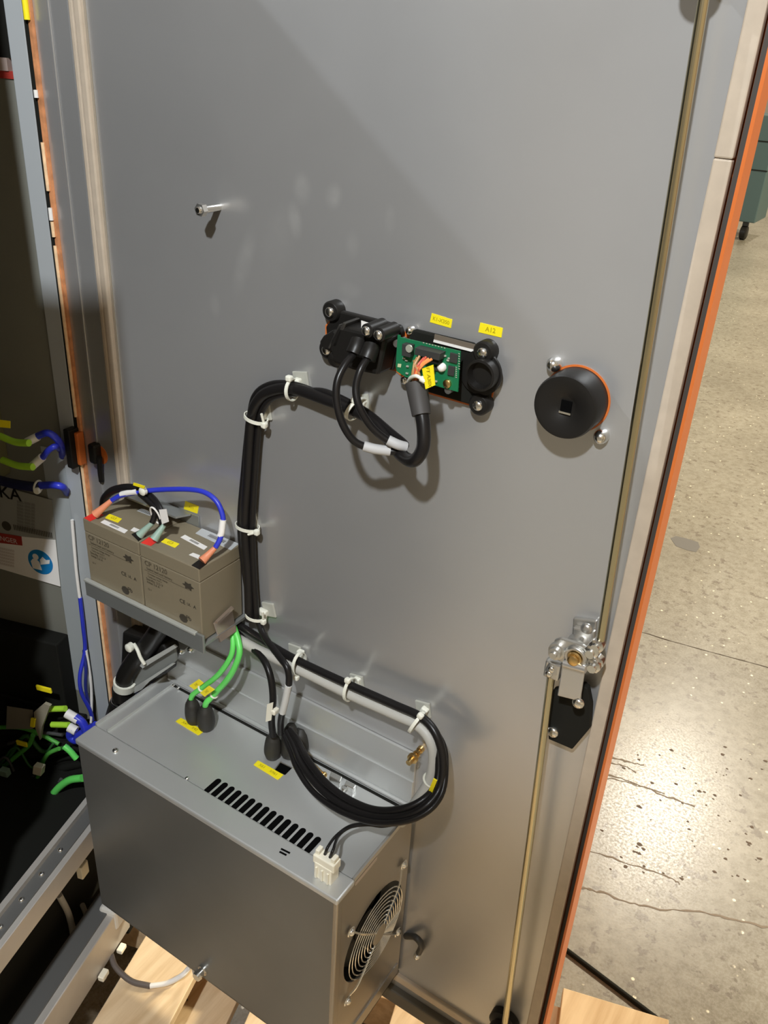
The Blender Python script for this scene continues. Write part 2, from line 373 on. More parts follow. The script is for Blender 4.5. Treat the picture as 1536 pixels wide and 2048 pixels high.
obj('base_rail', cbox(BM(), -0.002, 0.05, 0.115, 0.80, 0.16, 0.245), RAILM, cab, bevel=0.002)
obj('base_rail_top', cbox(BM(), 0.012, 0.05, 0.118, 0.80, 0.245, 0.249), RAILD, cab)
obj('rail_end_cap', cbox(BM(), -0.006, 0.03, 0.108, 0.160, 0.205, 0.256), mat('cap_white', (0.66, 0.64, 0.59), 0.5), cab, bevel=0.006)
obj('plinth_dark_sheet', cbox(BM(), 0.085, 0.10, 0.0, 0.80, 0.15, 0.45), BLKM, cab)  # black sheet added to keep the open plinth dark
obj('plinth_side', cbox(BM(), 0.0, 0.6, -0.03, 0.0, 0.16, 0.45), BLKM, cab)
obj('foot', cbox(BM(), 0.0, 0.06, 0.05, 0.12, 0.14, 0.22), BLKM, cab, bevel=0.004)
obj('foot', cbox(BM(), 0.5, 0.56, 0.05, 0.12, 0.14, 0.22), BLKM, cab, bevel=0.004)
obj('foot', cbox(BM(), 0.0, 0.06, 0.70, 0.77, 0.14, 0.22), BLKM, cab, bevel=0.004)
# added unseen blocks further along the opening that shade the inner wall
rk = thing('cabinet_blocker', 'black blocks added inside the cabinet past the left edge, keeping lamp light off its wall', 'light blocker', CB(0.3, 0.6, 0.458))
obj('blocker_core', cbox(BM(), 0.02, 0.55, 0.46, 0.79, 0.458, 1.93), BLKM, rk)
obj('blocker_box', cbox(BM(), 0.03, 0.40, 0.37, 0.46, 0.80, 1.12), BLKM, rk, bevel=0.004)
obj('blocker_box', cbox(BM(), 0.045, 0.40, 0.31, 0.46, 1.12, 1.31), BLKM, rk, bevel=0.004)
obj('blocker_box', cbox(BM(), 0.01, 0.40, 0.25, 0.46, 1.31, 1.93), BLKM, rk, bevel=0.004)
hp = BM(); prism(hp, [(-.65, -.45, 1.672), (-.655, -.47, 1.672), (-.835, -.51, 1.672), (-.83, -.49, 1.672)], (0, 0, .166)); obj('shadow_plate', hp, BLKM, rk)  # added plate past the left edge, casts the dark patch on the door

# nameplate sticker on the inner wall
def wq(pts, f=0.0): return [W(a, b, f) for a, b in pts]
st = obj('nameplate', prism(BM(), wq([(-30, 962), (104, 1000), (121, 1173), (-30, 1128)], 0.0035), FV*0.0006), mat('plate_silver', (0.36, 0.36, 0.33), 0.5, 0.2), cab,
         label='silver nameplate with black lettering over a white warning field')
wn = obj('warning_field', prism(BM(), wq([(-30, 1065), (111, 1080), (121, 1173), (-30, 1128)], 0.0042), FV*0.0004), WHITE, st)
obj('red_heading', prism(BM(), wq([(-30, 1061), (43, 1073), (45, 1091), (-30, 1082)], 0.0047), FV*0.0004), REDS, st)
rr = -SV; text('KUKA', W(-3, 983, 0.0045), rr, NZ, 0.032, BLK, st)
text('DANGER', W(8, 1078, 0.0052), rr, NZ, 0.013, mat('faded_white', (0.6, 0.45, 0.42), 0.5), st)
for k in range(9):
    a = W(52, 1006+k*6.5, 0.0045)
    text('||||||||| |||||||| |||||', a, rr, NZ, 0.0055, mat('plate_print', (0.13, 0.13, 0.11), 0.6), st, 'small_print')
text('lllllllllllllllllllllll', W(66, 1063, 0.0046), rr, NZ, 0.015, INK, st, 'number_print')
cc = W(13, 1052, 0.0045)
obj('round_mark', lathe(BM(), cc, FV, [(0, .009), (.0003, .009)], 24), INK, st)
for k in range(6): text('|||||||||||||||||||||||||||||', W(10, 1098+k*6, 0.0048), rr, NZ, 0.005, mat('warm_print', (0.45, 0.36, 0.32), 0.6), st, 'small_print')
c = W(81, 1124, 0.0048)
obj('mandatory_sign', lathe(BM(), c, FV, [(0, .024), (.0004, .024)], 40), STBLUE, st, label='round blue mandatory sign with a white reading figure')
def signblob(ox, oz, pts, nm='figure'):
    obj(nm, prism(BM(), [c+rr*(ox+a)+NZ*(oz+b)+FV*0.0005 for a, b in pts], FV*0.0003), WHITE, st)
signblob(-.008, .009, [(.006*math.cos(i*.52), .006*math.sin(i*.52)) for i in range(12)])
signblob(-.009, -.004, [(-.008, -.012), (.010, -.012), (.007, .004), (.002, .008), (-.005, .008), (-.010, .002)])
signblob(.008, .001, [(-.008, -.006), (.010, .000), (.012, .008), (.004, .006), (-.002, .011), (-.008, .004)], 'open_book')

# contactor and earth wires inside
ct = thing('terminal_block', 'olive terminal block with lime earth wires inside the cabinet at the left edge', 'terminal block', W(20, 940, 0.0))
obj('block_body', cbox(BM(), 0.20, 0.32, 0.0, 0.05, 1.05, 1.17), mat('olive_plastic', (0.16, 0.15, 0.07), 0.6), ct, bevel=0.003)
obj('yellow_label', prism(BM(), wq([(-10, 838), (21, 842), (21, 856), (-10, 853)], 0.052), FV*.001), YEL, ct)
obj('earth_wire', tube(BM(), [W(0, 872, .05), W(30, 884, .055), W(58, 886, .06)], .0055), LIME, ct, True)
obj('earth_wire', tube(BM(), [W(5, 920, .05), W(35, 931, .055), W(66, 934, .06)], .0055), LIME, ct, True)
obj('teal_terminal', cbox(BM(), 0.215, 0.24, 0.05, 0.056, 1.13, 1.15), mat('teal_plastic', (0.03, 0.12, 0.10), 0.5), ct)
obj('teal_terminal', cbox(BM(), 0.205, 0.23, 0.05, 0.056, 1.075, 1.095), MATS['teal_plastic'], ct)

def cable(name, label, pts, r, m, cat='cable', group=None, n=10):
    o = obj(name, tube(BM(), pts, r, n), m, None, True); tag(o, label, cat, group); return o
def cap(name, p, q, r, m, parent, n=10, f=None):
    return obj(name, tube(BM(), [p, q], r, n, sm=False), m, parent, True)

b1 = cable('blue_cable', 'upper short blue cable with white plug entering the cabinet post', [W(75, 872, .045), W(95, 866, .05), W(112, 876, .045), W(122, 892, .03), W(125, 912, .0)], .0055, BLUE)
cap('white_plug', W(54, 884, .05), W(76, 873, .045), .0065, WHITE, b1)
b2 = cable('blue_cable', 'lower short blue cable with white plug, beneath the other by the post', [W(85, 915, .05), W(98, 900, .05), W(112, 893, .045), W(123, 902, .0)], .0048, BLUE)
cap('white_plug', W(62, 934, .05), W(85, 914, .05), .0065, WHITE, b2)
b3 = obj('cable_bundle', tube(BM(), [W(-20, 955, .03), W(20, 966, .035), W(60, 973, .035), W(80, 974, .03)], .008), mat('navy_jacket', (0.01, 0.012, 0.05), 0.5), None, True)
tag(b3, 'dark navy cable bundle crossing above the silver nameplate', 'cable')
obj('blue_end', tube(BM(), [W(80, 971, .03), W(105, 970, .03), W(125, 974, .025), W(134, 986, .0)], .0058), BLUE, b3, True)
obj('cable_tie', ring(BM(), W(76, 974, .032), FV, NZ, .010, .010, .0018), NYLON, b3, True)
obj('tie_head', lathe(BM(), W(76, 980, .044), FV, [(0, .005), (.005, .005)], 12), NYLON, b3, True)
wv = cable('hanging_wire', 'thin white and blue wire pair hanging down the cabinet post', [W(144, 1040, .012), W(149, 1100, .012), W(153, 1145, .012), W(158, 1185, .012), W(162, 1210, .012)], .0028, WHITE, 'wire')
obj('blue_wire', tube(BM(), [W(160, 1195, .012), W(166, 1250, .014), W(170, 1300, .012), W(160, 1350, .03), W(163, 1385, .03), W(180, 1420, .02), W(185, 1440, .015)], .0035), BLUE, wv, True)
obj('blue_wire', tube(BM(), [W(168, 1300, .012), W(172, 1340, .022), W(172, 1380, .022), W(184, 1430, .014)], .003), mat('deep_blue', (0.02, 0.03, 0.22), 0.4), wv, True)
obj('white_wire', tube(BM(), [W(172, 1300, .012), W(180, 1350, .014), W(183, 1390, .014), W(182, 1440, .02), W(176, 1455, .03)], .0026), WHITE, wv, True)
for i, (pa, lab) in enumerate([([(150, 1434), (165, 1446), (172, 1464), (170, 1482), (155, 1474), (190, 1452)], 'blue ribbon cable looping behind the top left corner of the steel box'),
                 ([(148, 1456), (140, 1470), (150, 1480), (165, 1474), (192, 1450)], 'lower blue cable with white plug at the top left corner of the steel box')]):
    o = cable('blue_cable', lab, [W(a, b, .072) for a, b in pa], .0075, BLUE)
    q = [(133, 1426), (157, 1440)] if i == 0 else [(138, 1454), (153, 1462)]
    cap('white_plug', W(*q[0], .072), W(*q[1], .072), .0085, WHITE, o)
    q = [(100, 1418), (131, 1417)] if i == 0 else [(104, 1449), (138, 1450)]
    cap('lime_lead', W(*q[0], .072), W(*q[1], .072), .0055, LIME, o)

# wiring jumble low in the cabinet
def wl(pts, f): return [W(a, b, f) for a, b in pts]
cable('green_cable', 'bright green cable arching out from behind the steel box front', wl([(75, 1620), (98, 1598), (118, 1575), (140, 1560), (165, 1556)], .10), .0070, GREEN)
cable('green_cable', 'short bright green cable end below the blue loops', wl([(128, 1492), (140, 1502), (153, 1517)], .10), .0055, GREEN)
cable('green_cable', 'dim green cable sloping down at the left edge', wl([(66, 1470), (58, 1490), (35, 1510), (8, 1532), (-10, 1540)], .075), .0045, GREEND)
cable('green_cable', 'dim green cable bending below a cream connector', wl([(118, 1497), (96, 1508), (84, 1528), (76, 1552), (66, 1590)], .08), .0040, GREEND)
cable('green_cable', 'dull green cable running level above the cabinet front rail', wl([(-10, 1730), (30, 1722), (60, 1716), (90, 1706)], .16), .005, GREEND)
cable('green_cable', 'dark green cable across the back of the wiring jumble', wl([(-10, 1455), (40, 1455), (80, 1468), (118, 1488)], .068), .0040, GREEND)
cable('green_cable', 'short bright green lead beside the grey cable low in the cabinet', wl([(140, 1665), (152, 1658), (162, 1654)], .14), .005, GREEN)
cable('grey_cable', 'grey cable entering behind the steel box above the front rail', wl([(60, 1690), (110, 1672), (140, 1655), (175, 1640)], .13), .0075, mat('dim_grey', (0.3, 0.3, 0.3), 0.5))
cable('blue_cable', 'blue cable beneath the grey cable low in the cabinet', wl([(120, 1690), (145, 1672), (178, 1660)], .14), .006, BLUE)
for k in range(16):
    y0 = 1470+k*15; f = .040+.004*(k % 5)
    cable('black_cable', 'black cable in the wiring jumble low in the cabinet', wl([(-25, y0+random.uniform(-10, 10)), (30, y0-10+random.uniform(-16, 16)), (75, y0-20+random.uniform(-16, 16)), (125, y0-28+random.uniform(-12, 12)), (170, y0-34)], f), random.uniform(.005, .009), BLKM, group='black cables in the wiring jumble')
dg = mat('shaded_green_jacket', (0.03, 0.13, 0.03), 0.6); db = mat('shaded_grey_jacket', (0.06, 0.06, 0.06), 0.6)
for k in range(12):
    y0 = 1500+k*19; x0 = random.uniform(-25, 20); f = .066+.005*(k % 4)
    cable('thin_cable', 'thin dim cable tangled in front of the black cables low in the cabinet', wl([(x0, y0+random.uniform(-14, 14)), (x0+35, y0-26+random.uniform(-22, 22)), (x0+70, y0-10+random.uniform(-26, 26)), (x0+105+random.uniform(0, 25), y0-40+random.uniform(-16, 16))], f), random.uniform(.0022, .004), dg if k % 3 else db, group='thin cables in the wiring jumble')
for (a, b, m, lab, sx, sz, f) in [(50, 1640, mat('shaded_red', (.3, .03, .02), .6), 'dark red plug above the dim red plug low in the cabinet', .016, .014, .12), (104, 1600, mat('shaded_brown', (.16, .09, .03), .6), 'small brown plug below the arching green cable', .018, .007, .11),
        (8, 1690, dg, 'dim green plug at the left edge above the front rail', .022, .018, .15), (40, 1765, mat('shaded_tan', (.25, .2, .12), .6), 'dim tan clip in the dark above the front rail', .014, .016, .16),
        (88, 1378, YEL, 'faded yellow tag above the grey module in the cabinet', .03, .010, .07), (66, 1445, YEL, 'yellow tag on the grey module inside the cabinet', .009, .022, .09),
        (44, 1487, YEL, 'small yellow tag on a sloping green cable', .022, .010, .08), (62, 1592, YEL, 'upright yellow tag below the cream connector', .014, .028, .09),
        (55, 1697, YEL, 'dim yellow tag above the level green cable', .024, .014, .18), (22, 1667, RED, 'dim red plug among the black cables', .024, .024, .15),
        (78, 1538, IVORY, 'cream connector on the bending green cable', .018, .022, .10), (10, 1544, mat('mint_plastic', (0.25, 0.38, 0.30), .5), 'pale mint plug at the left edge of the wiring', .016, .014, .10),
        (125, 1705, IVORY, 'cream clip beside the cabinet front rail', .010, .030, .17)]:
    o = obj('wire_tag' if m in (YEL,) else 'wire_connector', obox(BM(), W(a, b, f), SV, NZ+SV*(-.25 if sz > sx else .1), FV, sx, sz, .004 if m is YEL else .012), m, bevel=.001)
    tag(o, lab, 'tag' if m is YEL else 'connector')
gm = thing('grey_module', 'dim grey electronics module inside the cabinet under the nameplate wall', 'module', CB(.25, .02, 0.85))
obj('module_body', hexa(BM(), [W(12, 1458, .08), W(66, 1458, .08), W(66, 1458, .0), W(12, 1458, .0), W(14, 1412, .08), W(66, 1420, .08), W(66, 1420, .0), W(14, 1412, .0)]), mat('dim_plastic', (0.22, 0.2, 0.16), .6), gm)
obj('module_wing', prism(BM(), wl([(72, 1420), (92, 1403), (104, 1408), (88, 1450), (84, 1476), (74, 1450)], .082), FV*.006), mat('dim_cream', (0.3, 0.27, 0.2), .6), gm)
# things between the rails
for (pa, r, m, lab) in [([(118, 1790), (138, 1830), (148, 1880), (150, 1920)], .006, GREYC, 'dim grey wire hanging between the two rails'),
                        ([(165, 1810), (176, 1840), (182, 1865)], .005, GREYC, 'shorter dim grey wire hanging beside the box corner')]:
    cable('hanging_wire', lab, [F(a, b, .08) for a, b in pa], r, m, 'wire')
for (a, b, s, sx, sz, lab) in [(165, 1738, .02, .020, .030, 'cream clip by the box corner under the front rail'), (128, 1796, .10, .026, .026, 'dim cream clip hanging under the front rail'),
                         (129, 1925, .08, .016, .014, 'cream clip low between the two rails'), (243, 1897, -.01, .018, .010, 'cream clip beyond the end of the base rail'),
                         (207, 1950, -.01, .020, .012, 'cream clip below the base rail'), (20, 1820, .05, .028, .022, 'dim cream clip above the front rail')]:
    o = obj('wire_clip', obox(BM(), F(a, b, s), FV, NZ, SV, sx, sz, .012), IVORY, bevel=.002); tag(o, lab, 'clip')

# ============================================================ DOOR
ZB, ZT = 0.311, 1.93
door = thing('cabinet_door', 'open galvanised steel cabinet door with orange outer edge, seen from its inner face', 'door', (-.6, 0.016, ZB))
obj('door_panel', box(BM(), -.9395, -.191, 0, .002, ZB, ZT), DOORM, door, label='flat smudged galvanised inner sheet')
sk = BM(); box(sk, -1.045, -.165, .018, .022, ZB-.004, ZT+.004); box(sk, -.168, -.165, -.007, .018, ZB-.004, ZT+.004)
box(sk, -1.045, -.165, -.004, .018, ZB-.004, ZB)
obj('door_skin', sk, ORANGE, door, label='orange painted outer skin')
obj('door_rim', box(BM(), -1.045, -1.0385, -.003, .018, ZB-.004, ZT), RIM, door)
# reflected light painted as cream strips along the rim; white ones are wear
for a, b in ((1.50, 1.56), (1.44, 1.46), (0.40, 0.93), (1.175, 1.428), (0.955, 1.126)):
    obj('rim_glint_wear', tube(BM(), [(-1.0438, -.0045, a), (-1.0438, -.0045, b)], .0026, 8, sm=False), CREAM, door, True)
for a, b in ((1.613, 1.622), (1.462, 1.478)): obj('rim_glint_wear', tube(BM(), [(-1.0440, -.005, a), (-1.0440, -.005, b)], .0030, 8, sm=False), WHITE, door, True)
obj('rim_glint_wear', tube(BM(), [(-1.0435, -.005, 1.70), (-1.0435, -.005, 1.78)], .004, 8, sm=False), YEL, door, True)
ed = BM(); box(ed, -1.0385, -1.009, .001, .004, ZB, ZT); box(ed, -1.009, -1.004, -.003, .004, ZB, ZT); box(ed, -1.004, -.971, -.001, .004, ZB, ZT)
obj('edge_profile', ed, DOORM, door, bevel=.001)
obj('edge_groove', box(BM(), -.971, -.965, .0015, .004, ZB, ZT), FOAMD, door)
gk = BM(); box(gk, -.965, -.957, -.006, .003, ZB+.02, ZT); box(gk, -.955, -.944, -.007, .003, ZB+.02, ZT)
obj('gasket', gk, FOAM, door, bevel=.002)
obj('gasket_line', box(BM(), -.957, -.955, -.003, .003, ZB+.02, ZT), FOAMD, door)
obj('sheet_edge', box(BM(), -.944, -.9395, -.001, .002, ZB, ZT), SATIN, door)
g2 = BM(); box(g2, -.191, -.1755, -.006, .003, ZB+.02, 1.63)
obj('gasket', g2, FOAM, door, bevel=.0015)
g3 = BM(); box(g3, -.191, -.1755, -.006, .003, 1.6305, ZT)
obj('gasket', g3, FOAM, door, bevel=.0015)
obj('edge_channel', box(BM(), -.1755, -.168, .008, .018, ZB, ZT), mat('channel_dark', (0.07, 0.06, 0.05), .6), door)
bt = BM(); box(bt, -.94, -.17, -.012, .002, ZB, ZB+.030); 
obj('bottom_profile', bt, mat('bottom_steel', (0.13, 0.12, 0.10), .5, .5), door, bevel=.003)
obj('gasket', box(BM(), -.93, -.191, -.006, .003, ZB+.050, ZB+.066), FOAM, door, bevel=.002)
def dq(pts, h=0.0): return [D(a, b, h) for a, b in pts]
sticker('yellow_label', dq([(864, 626), (905, 639), (902, 656), (860, 644)]), NY, YEL, door, 'K1-X350', .0055)
sticker('yellow_label', dq([(961, 645), (1006, 656), (1003, 675), (957, 664)]), NY, YEL, door, 'A12', .007)
sticker('yellow_label', dq([(371, 1002), (398, 1012), (395, 1027), (368, 1018)]), NY, YEL, door, 'A11', .006)
# welded stud
p = D(438, 414); sb = lathe(BM(), p, NY, [(0, .0045), (.034, .0045), (.036, .003)], 12)
obj('weld_stud', sb, CHROME, door, True)
obj('stud_nut', lathe(BM(), p+NY*.026, NY, [(0, .0075), (.007, .0075)], 6), SATIN, door)
screw('cap_nut', D(1111, 727), NY, .0075, door, h=.012); screw('cap_nut', D(1205, 871), NY, .0075, door, h=.012)
p = D(843, 1497); b = lathe(BM(), p, NY, [(0, .005), (.006, .005), (.0065, .003), (.011, .003), (.0115, .0052), (.015, .0052), (.0155, .003), (.020, .003), (.0205, .0075), (.025, .0075), (.0255, .004), (.034, .004)], 12)
obj('threaded_spacer', b, BRASS, door, True, label='brass threaded spacer with nuts')
p = D(837, 1908, 0); screw('cap_nut', p, NY, .006, door, h=.01)
obj('corner_clip', tube(BM(), dpts([(812, 1872, .003), (830, 1874, .012), (843, 1890, .012), (838, 1905, .006)]), .005), mat('clip_dark', (0.04, .04, .04), .4), door, True)
# hinge
hg = BM(); a = D(159, 890); box(hg, a.x-.007, a.x+.006, -.022, 0, D(156, 925).z, D(150, 850).z)
obj('hinge', hg, BLK, door, bevel=.002)
hg = BM(); box(hg, a.x+.006, a.x+.014, -.013, 0, D(170, 925).z, D(160, 860).z)
obj('hinge_leaf', hg, ORANGE, door, bevel=.002)
hb = D(199, 905); hg = BM(); box(hg, hb.x-.008, hb.x+.007, -.016, 0, hb.z-.014, hb.z+.018)
obj('hinge_bolt', hg, BLK, door, bevel=.004)
obj('hinge_pin', tube(BM(), [D(199, 915, .010), D(200, 940, .008), D(203, 962, .004)], .0042), BLK, door, True)
obj('hinge_washer', lathe(BM(), V((hb.x+.004, -.0005, hb.z-.002)), NY, [(0, .015), (.001, .015)], 20), ORANGE, door)

# ============================================================ LOCK CYLINDER
lc = D(1154, 797); lk = thing('lock_cylinder', 'black round door lock cylinder poking out of the sheet with orange ring showing', 'lock', lc)
obj('orange_ring', lathe(BM(), lc+NY*.0003, NY, [(0, .0345), (.0006, .0345)], 48), ORANGE, lk)
obj('cylinder_body', lathe(BM(), lc+NY*.0004, NY, [(0, .0325), (.029, .0325), (.033, .031), (.0335, .026), (.027, .010), (.0265, .009)], 64), BLK, lk, True)
obj('socket', obox(BM(), lc+NY*.0266, NX, NZ, NY, .011, .011, .003), HOLE, lk)
obj('socket_rim', obox(BM(), lc+NY*.0285+V((0, 0, -.0065)), NX, NZ, NY, .012, .002, .002), CHROME, lk)

# ============================================================ INTERFACE PANEL (black plate, round posts, covers)
ip = thing('interface_panel', 'black plastic interface panel with round posts and orange seal, screwed to the door', 'panel', D(820, 720))
def outline(pts, r=None): return dpts([(a, b, 0) for a, b in pts])
obj('orange_seal', prism(BM(), dq([(664, 638), (690, 625), (808, 662), (832, 669), (955, 691), (974, 706), (992, 740), (990, 775), (984, 800), (968, 806), (944, 812), (840, 782), (792, 742), (740, 728), (690, 716), (668, 700), (652, 668), (652, 650)]), NY*.0012), ORANGE, ip)
obj('back_plate', prism(BM(), dq([(668, 640), (688, 619), (806, 649), (812, 664), (795, 738), (740, 722), (696, 710), (676, 692), (662, 668), (660, 650)], .0012), NY*.009), BLK, ip, bevel=.002)
obj('frame_plate', prism(BM(), dq([(829, 659), (836, 657), (950, 684), (962, 694), (975, 706), (990, 745), (984, 795), (944, 806), (842, 776), (815, 760), (812, 700)], .0012), NY*.007), BLKM, ip, bevel=.002)
obj('window_strip', prism(BM(), dq([(870, 668), (952, 689), (950, 702), (868, 682)], .009), NY*.0006), mat('window_brown', (0.16, .13, .10), .3), ip)
obj('white_strip', prism(BM(), dq([(868, 679), (951, 700), (950, 705), (867, 684)], .0098), NY*.0006), WHITE, ip)
for i, (a, b, hh) in enumerate([(660, 624, .014), (653, 700, .013), (965, 706, .014), (956, 811, .014)]):
    p = D(a, b, hh)-NY*hh; q = obj('round_post', lathe(BM(), p, NY, [(0, .0118), (hh-.002, .0118), (hh, .0100), (hh, .006)], 28), BLK, ip, True)
    screw('post_screw', p+NY*hh, NY, .0058, q, h=.004)
screw('panel_screw', D(823, 660, .003), NY, .0052, ip, h=.008); screw('panel_screw', D(814, 758, .003), NY, .0052, ip, h=.010)
# round port at the right
rp = D(963, 745, .008)
obj('port_ring', lathe(BM(), rp, NY, [(0, .024), (.003, .024), (.0035, .020), (.003, .017)], 40), BLK, ip, True)
obj('port_tube', lathe(BM(), rp+V((.006, 0, .002)), NY, [(0, .0165), (.016, .0165), (.0165, .014), (.008, .012)], 40), BLK, ip, True)
# cover module with plugs
cv = thing('connector_cover', 'black moulded plug block with white triangle on the left of the interface panel', 'connector', D(720, 680, .01))
obj('cover_body', prism(BM(), dq([(708, 640), (780, 656), (802, 668), (786, 738), (735, 728), (694, 712), (690, 672)], .008), NY*.030), BLK, cv, bevel=.004)
obj('cover_wing', prism(BM(), dq([(668, 664), (690, 650), (700, 662), (692, 698), (668, 690), (660, 676)], .008), NY*.022), BLK, cv, bevel=.003)
obj('fin', prism(BM(), dq([(714, 634), (722, 636), (702, 684), (692, 682)], .010), NY*.028), mat('fin_black', (.03, .028, .025), .45), cv, bevel=.0015)
obj('fin', prism(BM(), dq([(700, 640), (705, 641), (682, 690), (677, 688)], .010), NY*.022), MATS['fin_black'], cv, bevel=.0015)
obj('stub', lathe(BM(), D(690, 695, .008), V((.2, -1, -.3)), [(0, .009), (.028, .009), (.03, .006)], 20), BLK, cv, True)
for (a, b) in ((733, 662), (757, 670)):
    p = D(a, b, .052)-NY*.031; obj('screw_barrel', lathe(BM(), p, NY, [(0, .0075), (.030, .0075), (.031, .005)], 20), BLK, cv, True)
    screw('cover_screw', p+NY*.031, NY, .0052, cv, h=.004)
obj('white_triangle', prism(BM(), dq([(723, 641), (743, 647), (723, 657)], .0385), NY*.0006), WHITE, cv)
# two plug boots
for (a, b) in ((712, 700), (738, 710)):
    obj('plug_boot', tube(BM(), [D(a+6, b-18, .040), D(a+1, b-4, .046), D(a-4, b+8, .050)], .0095, 12), BLK, cv, True)
for (a, b) in ((733, 732), (756, 738)): screw('lower_screw', D(a, b, .020), NY*.6-NZ, .004, cv, h=.004)

# ============================================================ CIRCUIT BOARD
pb = thing('circuit_board', 'green circuit board with chips standing off the black interface panel', 'circuit board', D(857, 725, .022))
H = .026
obj('board', prism(BM(), dq([(797, 669), (801, 670), (802, 674), (922, 702), (917, 783), (845, 763), (812, 753), (795, 742), (793, 730)], H), NY*.0016), PCB, pb)
Hb = H+.0016
def comp(name, pts, hh, m): return obj(name, prism(BM(), dq(pts, Hb), NY*hh), m, pb, bevel=.0005)
comp('capacitor', [(812, 684), (830, 688), (828, 712), (811, 708)], .008, CHIP)
obj('capacitor_top', lathe(BM(), D(819, 697, Hb+.008), NY, [(0, .0042), (.0015, .004)], 16), SOLDER, pb, True)
comp('header', [(842, 690), (892, 702), (889, 716), (840, 704)], .012, CHIP)
comp('header_lower', [(842, 706), (886, 716), (884, 726), (858, 720)], .008, BLKM)
comp('chip', [(902, 704), (917, 708), (915, 727), (900, 723)], .002, CHIP)
comp('chip', [(898, 730), (911, 733), (909, 752), (896, 749)], .002, CHIP)
comp('chip', [(866, 730), (880, 733), (879, 742), (865, 739)], .002, CHIP)
for k in range(8): comp('solder_pad', [(846+k*6, 684+k*1.5), (849+k*6, 685+k*1.5), (849+k*6, 687+k*1.5), (846+k*6, 686+k*1.5)], .0008, SOLDER)
for k in range(7): comp('solder_pad', [(917, 706+k*5), (920, 707+k*5), (920, 709+k*5), (917, 708+k*5)], .0006, SOLDER)
for k in range(6): comp('solder_pad', [(911, 733+k*4), (914, 734+k*4), (914, 736+k*4), (911, 735+k*4)], .0006, SOLDER)
for a, b in ((809, 716), (814, 720), (816, 732), (815, 746), (846, 695), (891, 711), (899, 716), (897, 720), (873, 762)):
    comp('small_part', [(a-2.5, b-2), (a+2.5, b-1), (a+2.5, b+2.5), (a-2.5, b+1.5)], .002, SOLDER)
comp('pale_pad', [(796, 727), (803, 728), (802, 735), (795, 734)], .0005, mat('pad_cream', (.55, .6, .35), .5))
obj('standoff_screw', lathe(BM(), D(885, 734, Hb), NY, [(0, .0048), (.004, .0044), (.006, .002)], 16), WHITE, pb, True)
obj('corner_screw', lathe(BM(), D(895, 767, Hb), NY, [(0, .0048), (.002, .0045), (.003, .003)], 16), BRASS, pb, True)
for a, b in ((810, 680), (912, 772)): obj('standoff', lathe(BM(), D(a, b, 0.008), NY, [(0, .004), (H-.008, .004)], 12), SATIN, pb, True)

# ============================================================ CABLES ON THE DOOR
sl = cable('sheathed_cable', 'thick black sheathed cable rising to the circuit board with orange wires', dpts([(500, 1240, .014), (497, 1150, .013), (490, 1052, .013), (496, 950, .013), (503, 840, .014), (520, 797, .015), (548, 780, .015), (590, 778, .015), (650, 798, .018), (712, 822, .020), (756, 850, .030), (790, 895, .045), (812, 917, .058), (830, 920, .066), (846, 895, .066), (847, 850, .060), (838, 800, .052), (833, 772, .048)]), .0074, CABLE)
obj('sleeve', tube(BM(), dpts([(843, 830, .057), (838, 800, .052), (832, 764, .047)]), lambda t: .0100+.0016*t, 14), SLEEVE, sl, True, label='charcoal heat-shrink sleeve')
for k, (m, e, h2) in enumerate([(WIREB, (839, 712), .045), (WIREB, (834, 716), .042), (WIRER, (848, 716), .045), (WIREO, (858, 717), .047), (WIREO, (864, 718), .048), (WIRER, (852, 714), .044), (WIREB, (828, 722), .042)]):
    a = (826+k*2.2, 768)
    obj('core_wire', tube(BM(), [D(*a, .049), D(a[0]-1, 748, .054), D((a[0]+e[0])/2-3, 730, .052), D(*e, h2)], .0014, 6), m, sl, True)
tg = obj('cable_flag', prism(BM(), dq([(845, 737), (867, 729), (871, 770), (852, 778)], .060), NY*.001), YEL); tag(tg, 'yellow vertical tag tied beside the orange wires on the circuit board', 'tag')
text('FT A30X', D(858, 754, .0612), D(851, 776, .06)-D(846, 738, .06), D(867, 729, .06)-D(845, 737, .06), .0055, YELT, tg)
obj('tag_tie', tube(BM(), dpts([(817, 762, .050), (822, 755, .056), (832, 752, .060), (842, 757, .060), (850, 764, .060)]), .0020, 8), NYLON, tg, True)
obj('tag_tie', tube(BM(), dpts([(842, 757, .059), (850, 762, .059)]), .0034, 8), NYLON, tg, True)
cable('thin_black_cable', 'outer thin black cable looping down left from the plug block', dpts([(708, 708, .050), (690, 730, .064), (675, 762, .076), (673, 800, .082), (684, 845, .084), (706, 880, .080), (735, 895, .072), (765, 900, .062), (795, 902, .052), (780, 880, .034), (735, 838, .022), (700, 815, .016), (640, 788, .013), (590, 770, .012), (545, 768, .011), (513, 787, .011), (500, 830, .010), (488, 940, .010), (480, 1052, .010), (490, 1150, .010), (505, 1235, .012)]), .0042, CABLE, group=None)
cable('thin_black_cable', 'inner thin black cable looping down from the plug block', dpts([(736, 716, .050), (721, 740, .062), (712, 775, .070), (718, 812, .074), (740, 850, .070), (768, 876, .064), (800, 892, .056), (810, 888, .046), (780, 862, .036), (742, 830, .024), (705, 808, .018), (645, 783, .014), (595, 786, .014), (552, 792, .013), (528, 815, .013), (518, 850, .012), (510, 950, .012), (505, 1052, .012), (508, 1150, .012), (514, 1235, .013)]), .0042, CABLE)
wl1 = obj('cable_marker', tube(BM(), dpts([(727, 892, .0745), (750, 898, .068), (780, 902, .058)]), .0056, 10), mat('grey_marker', (.50, .50, .50), .5), None, True); tag(wl1, 'pale wrapped marker on the outer looping thin cable', 'cable marker')
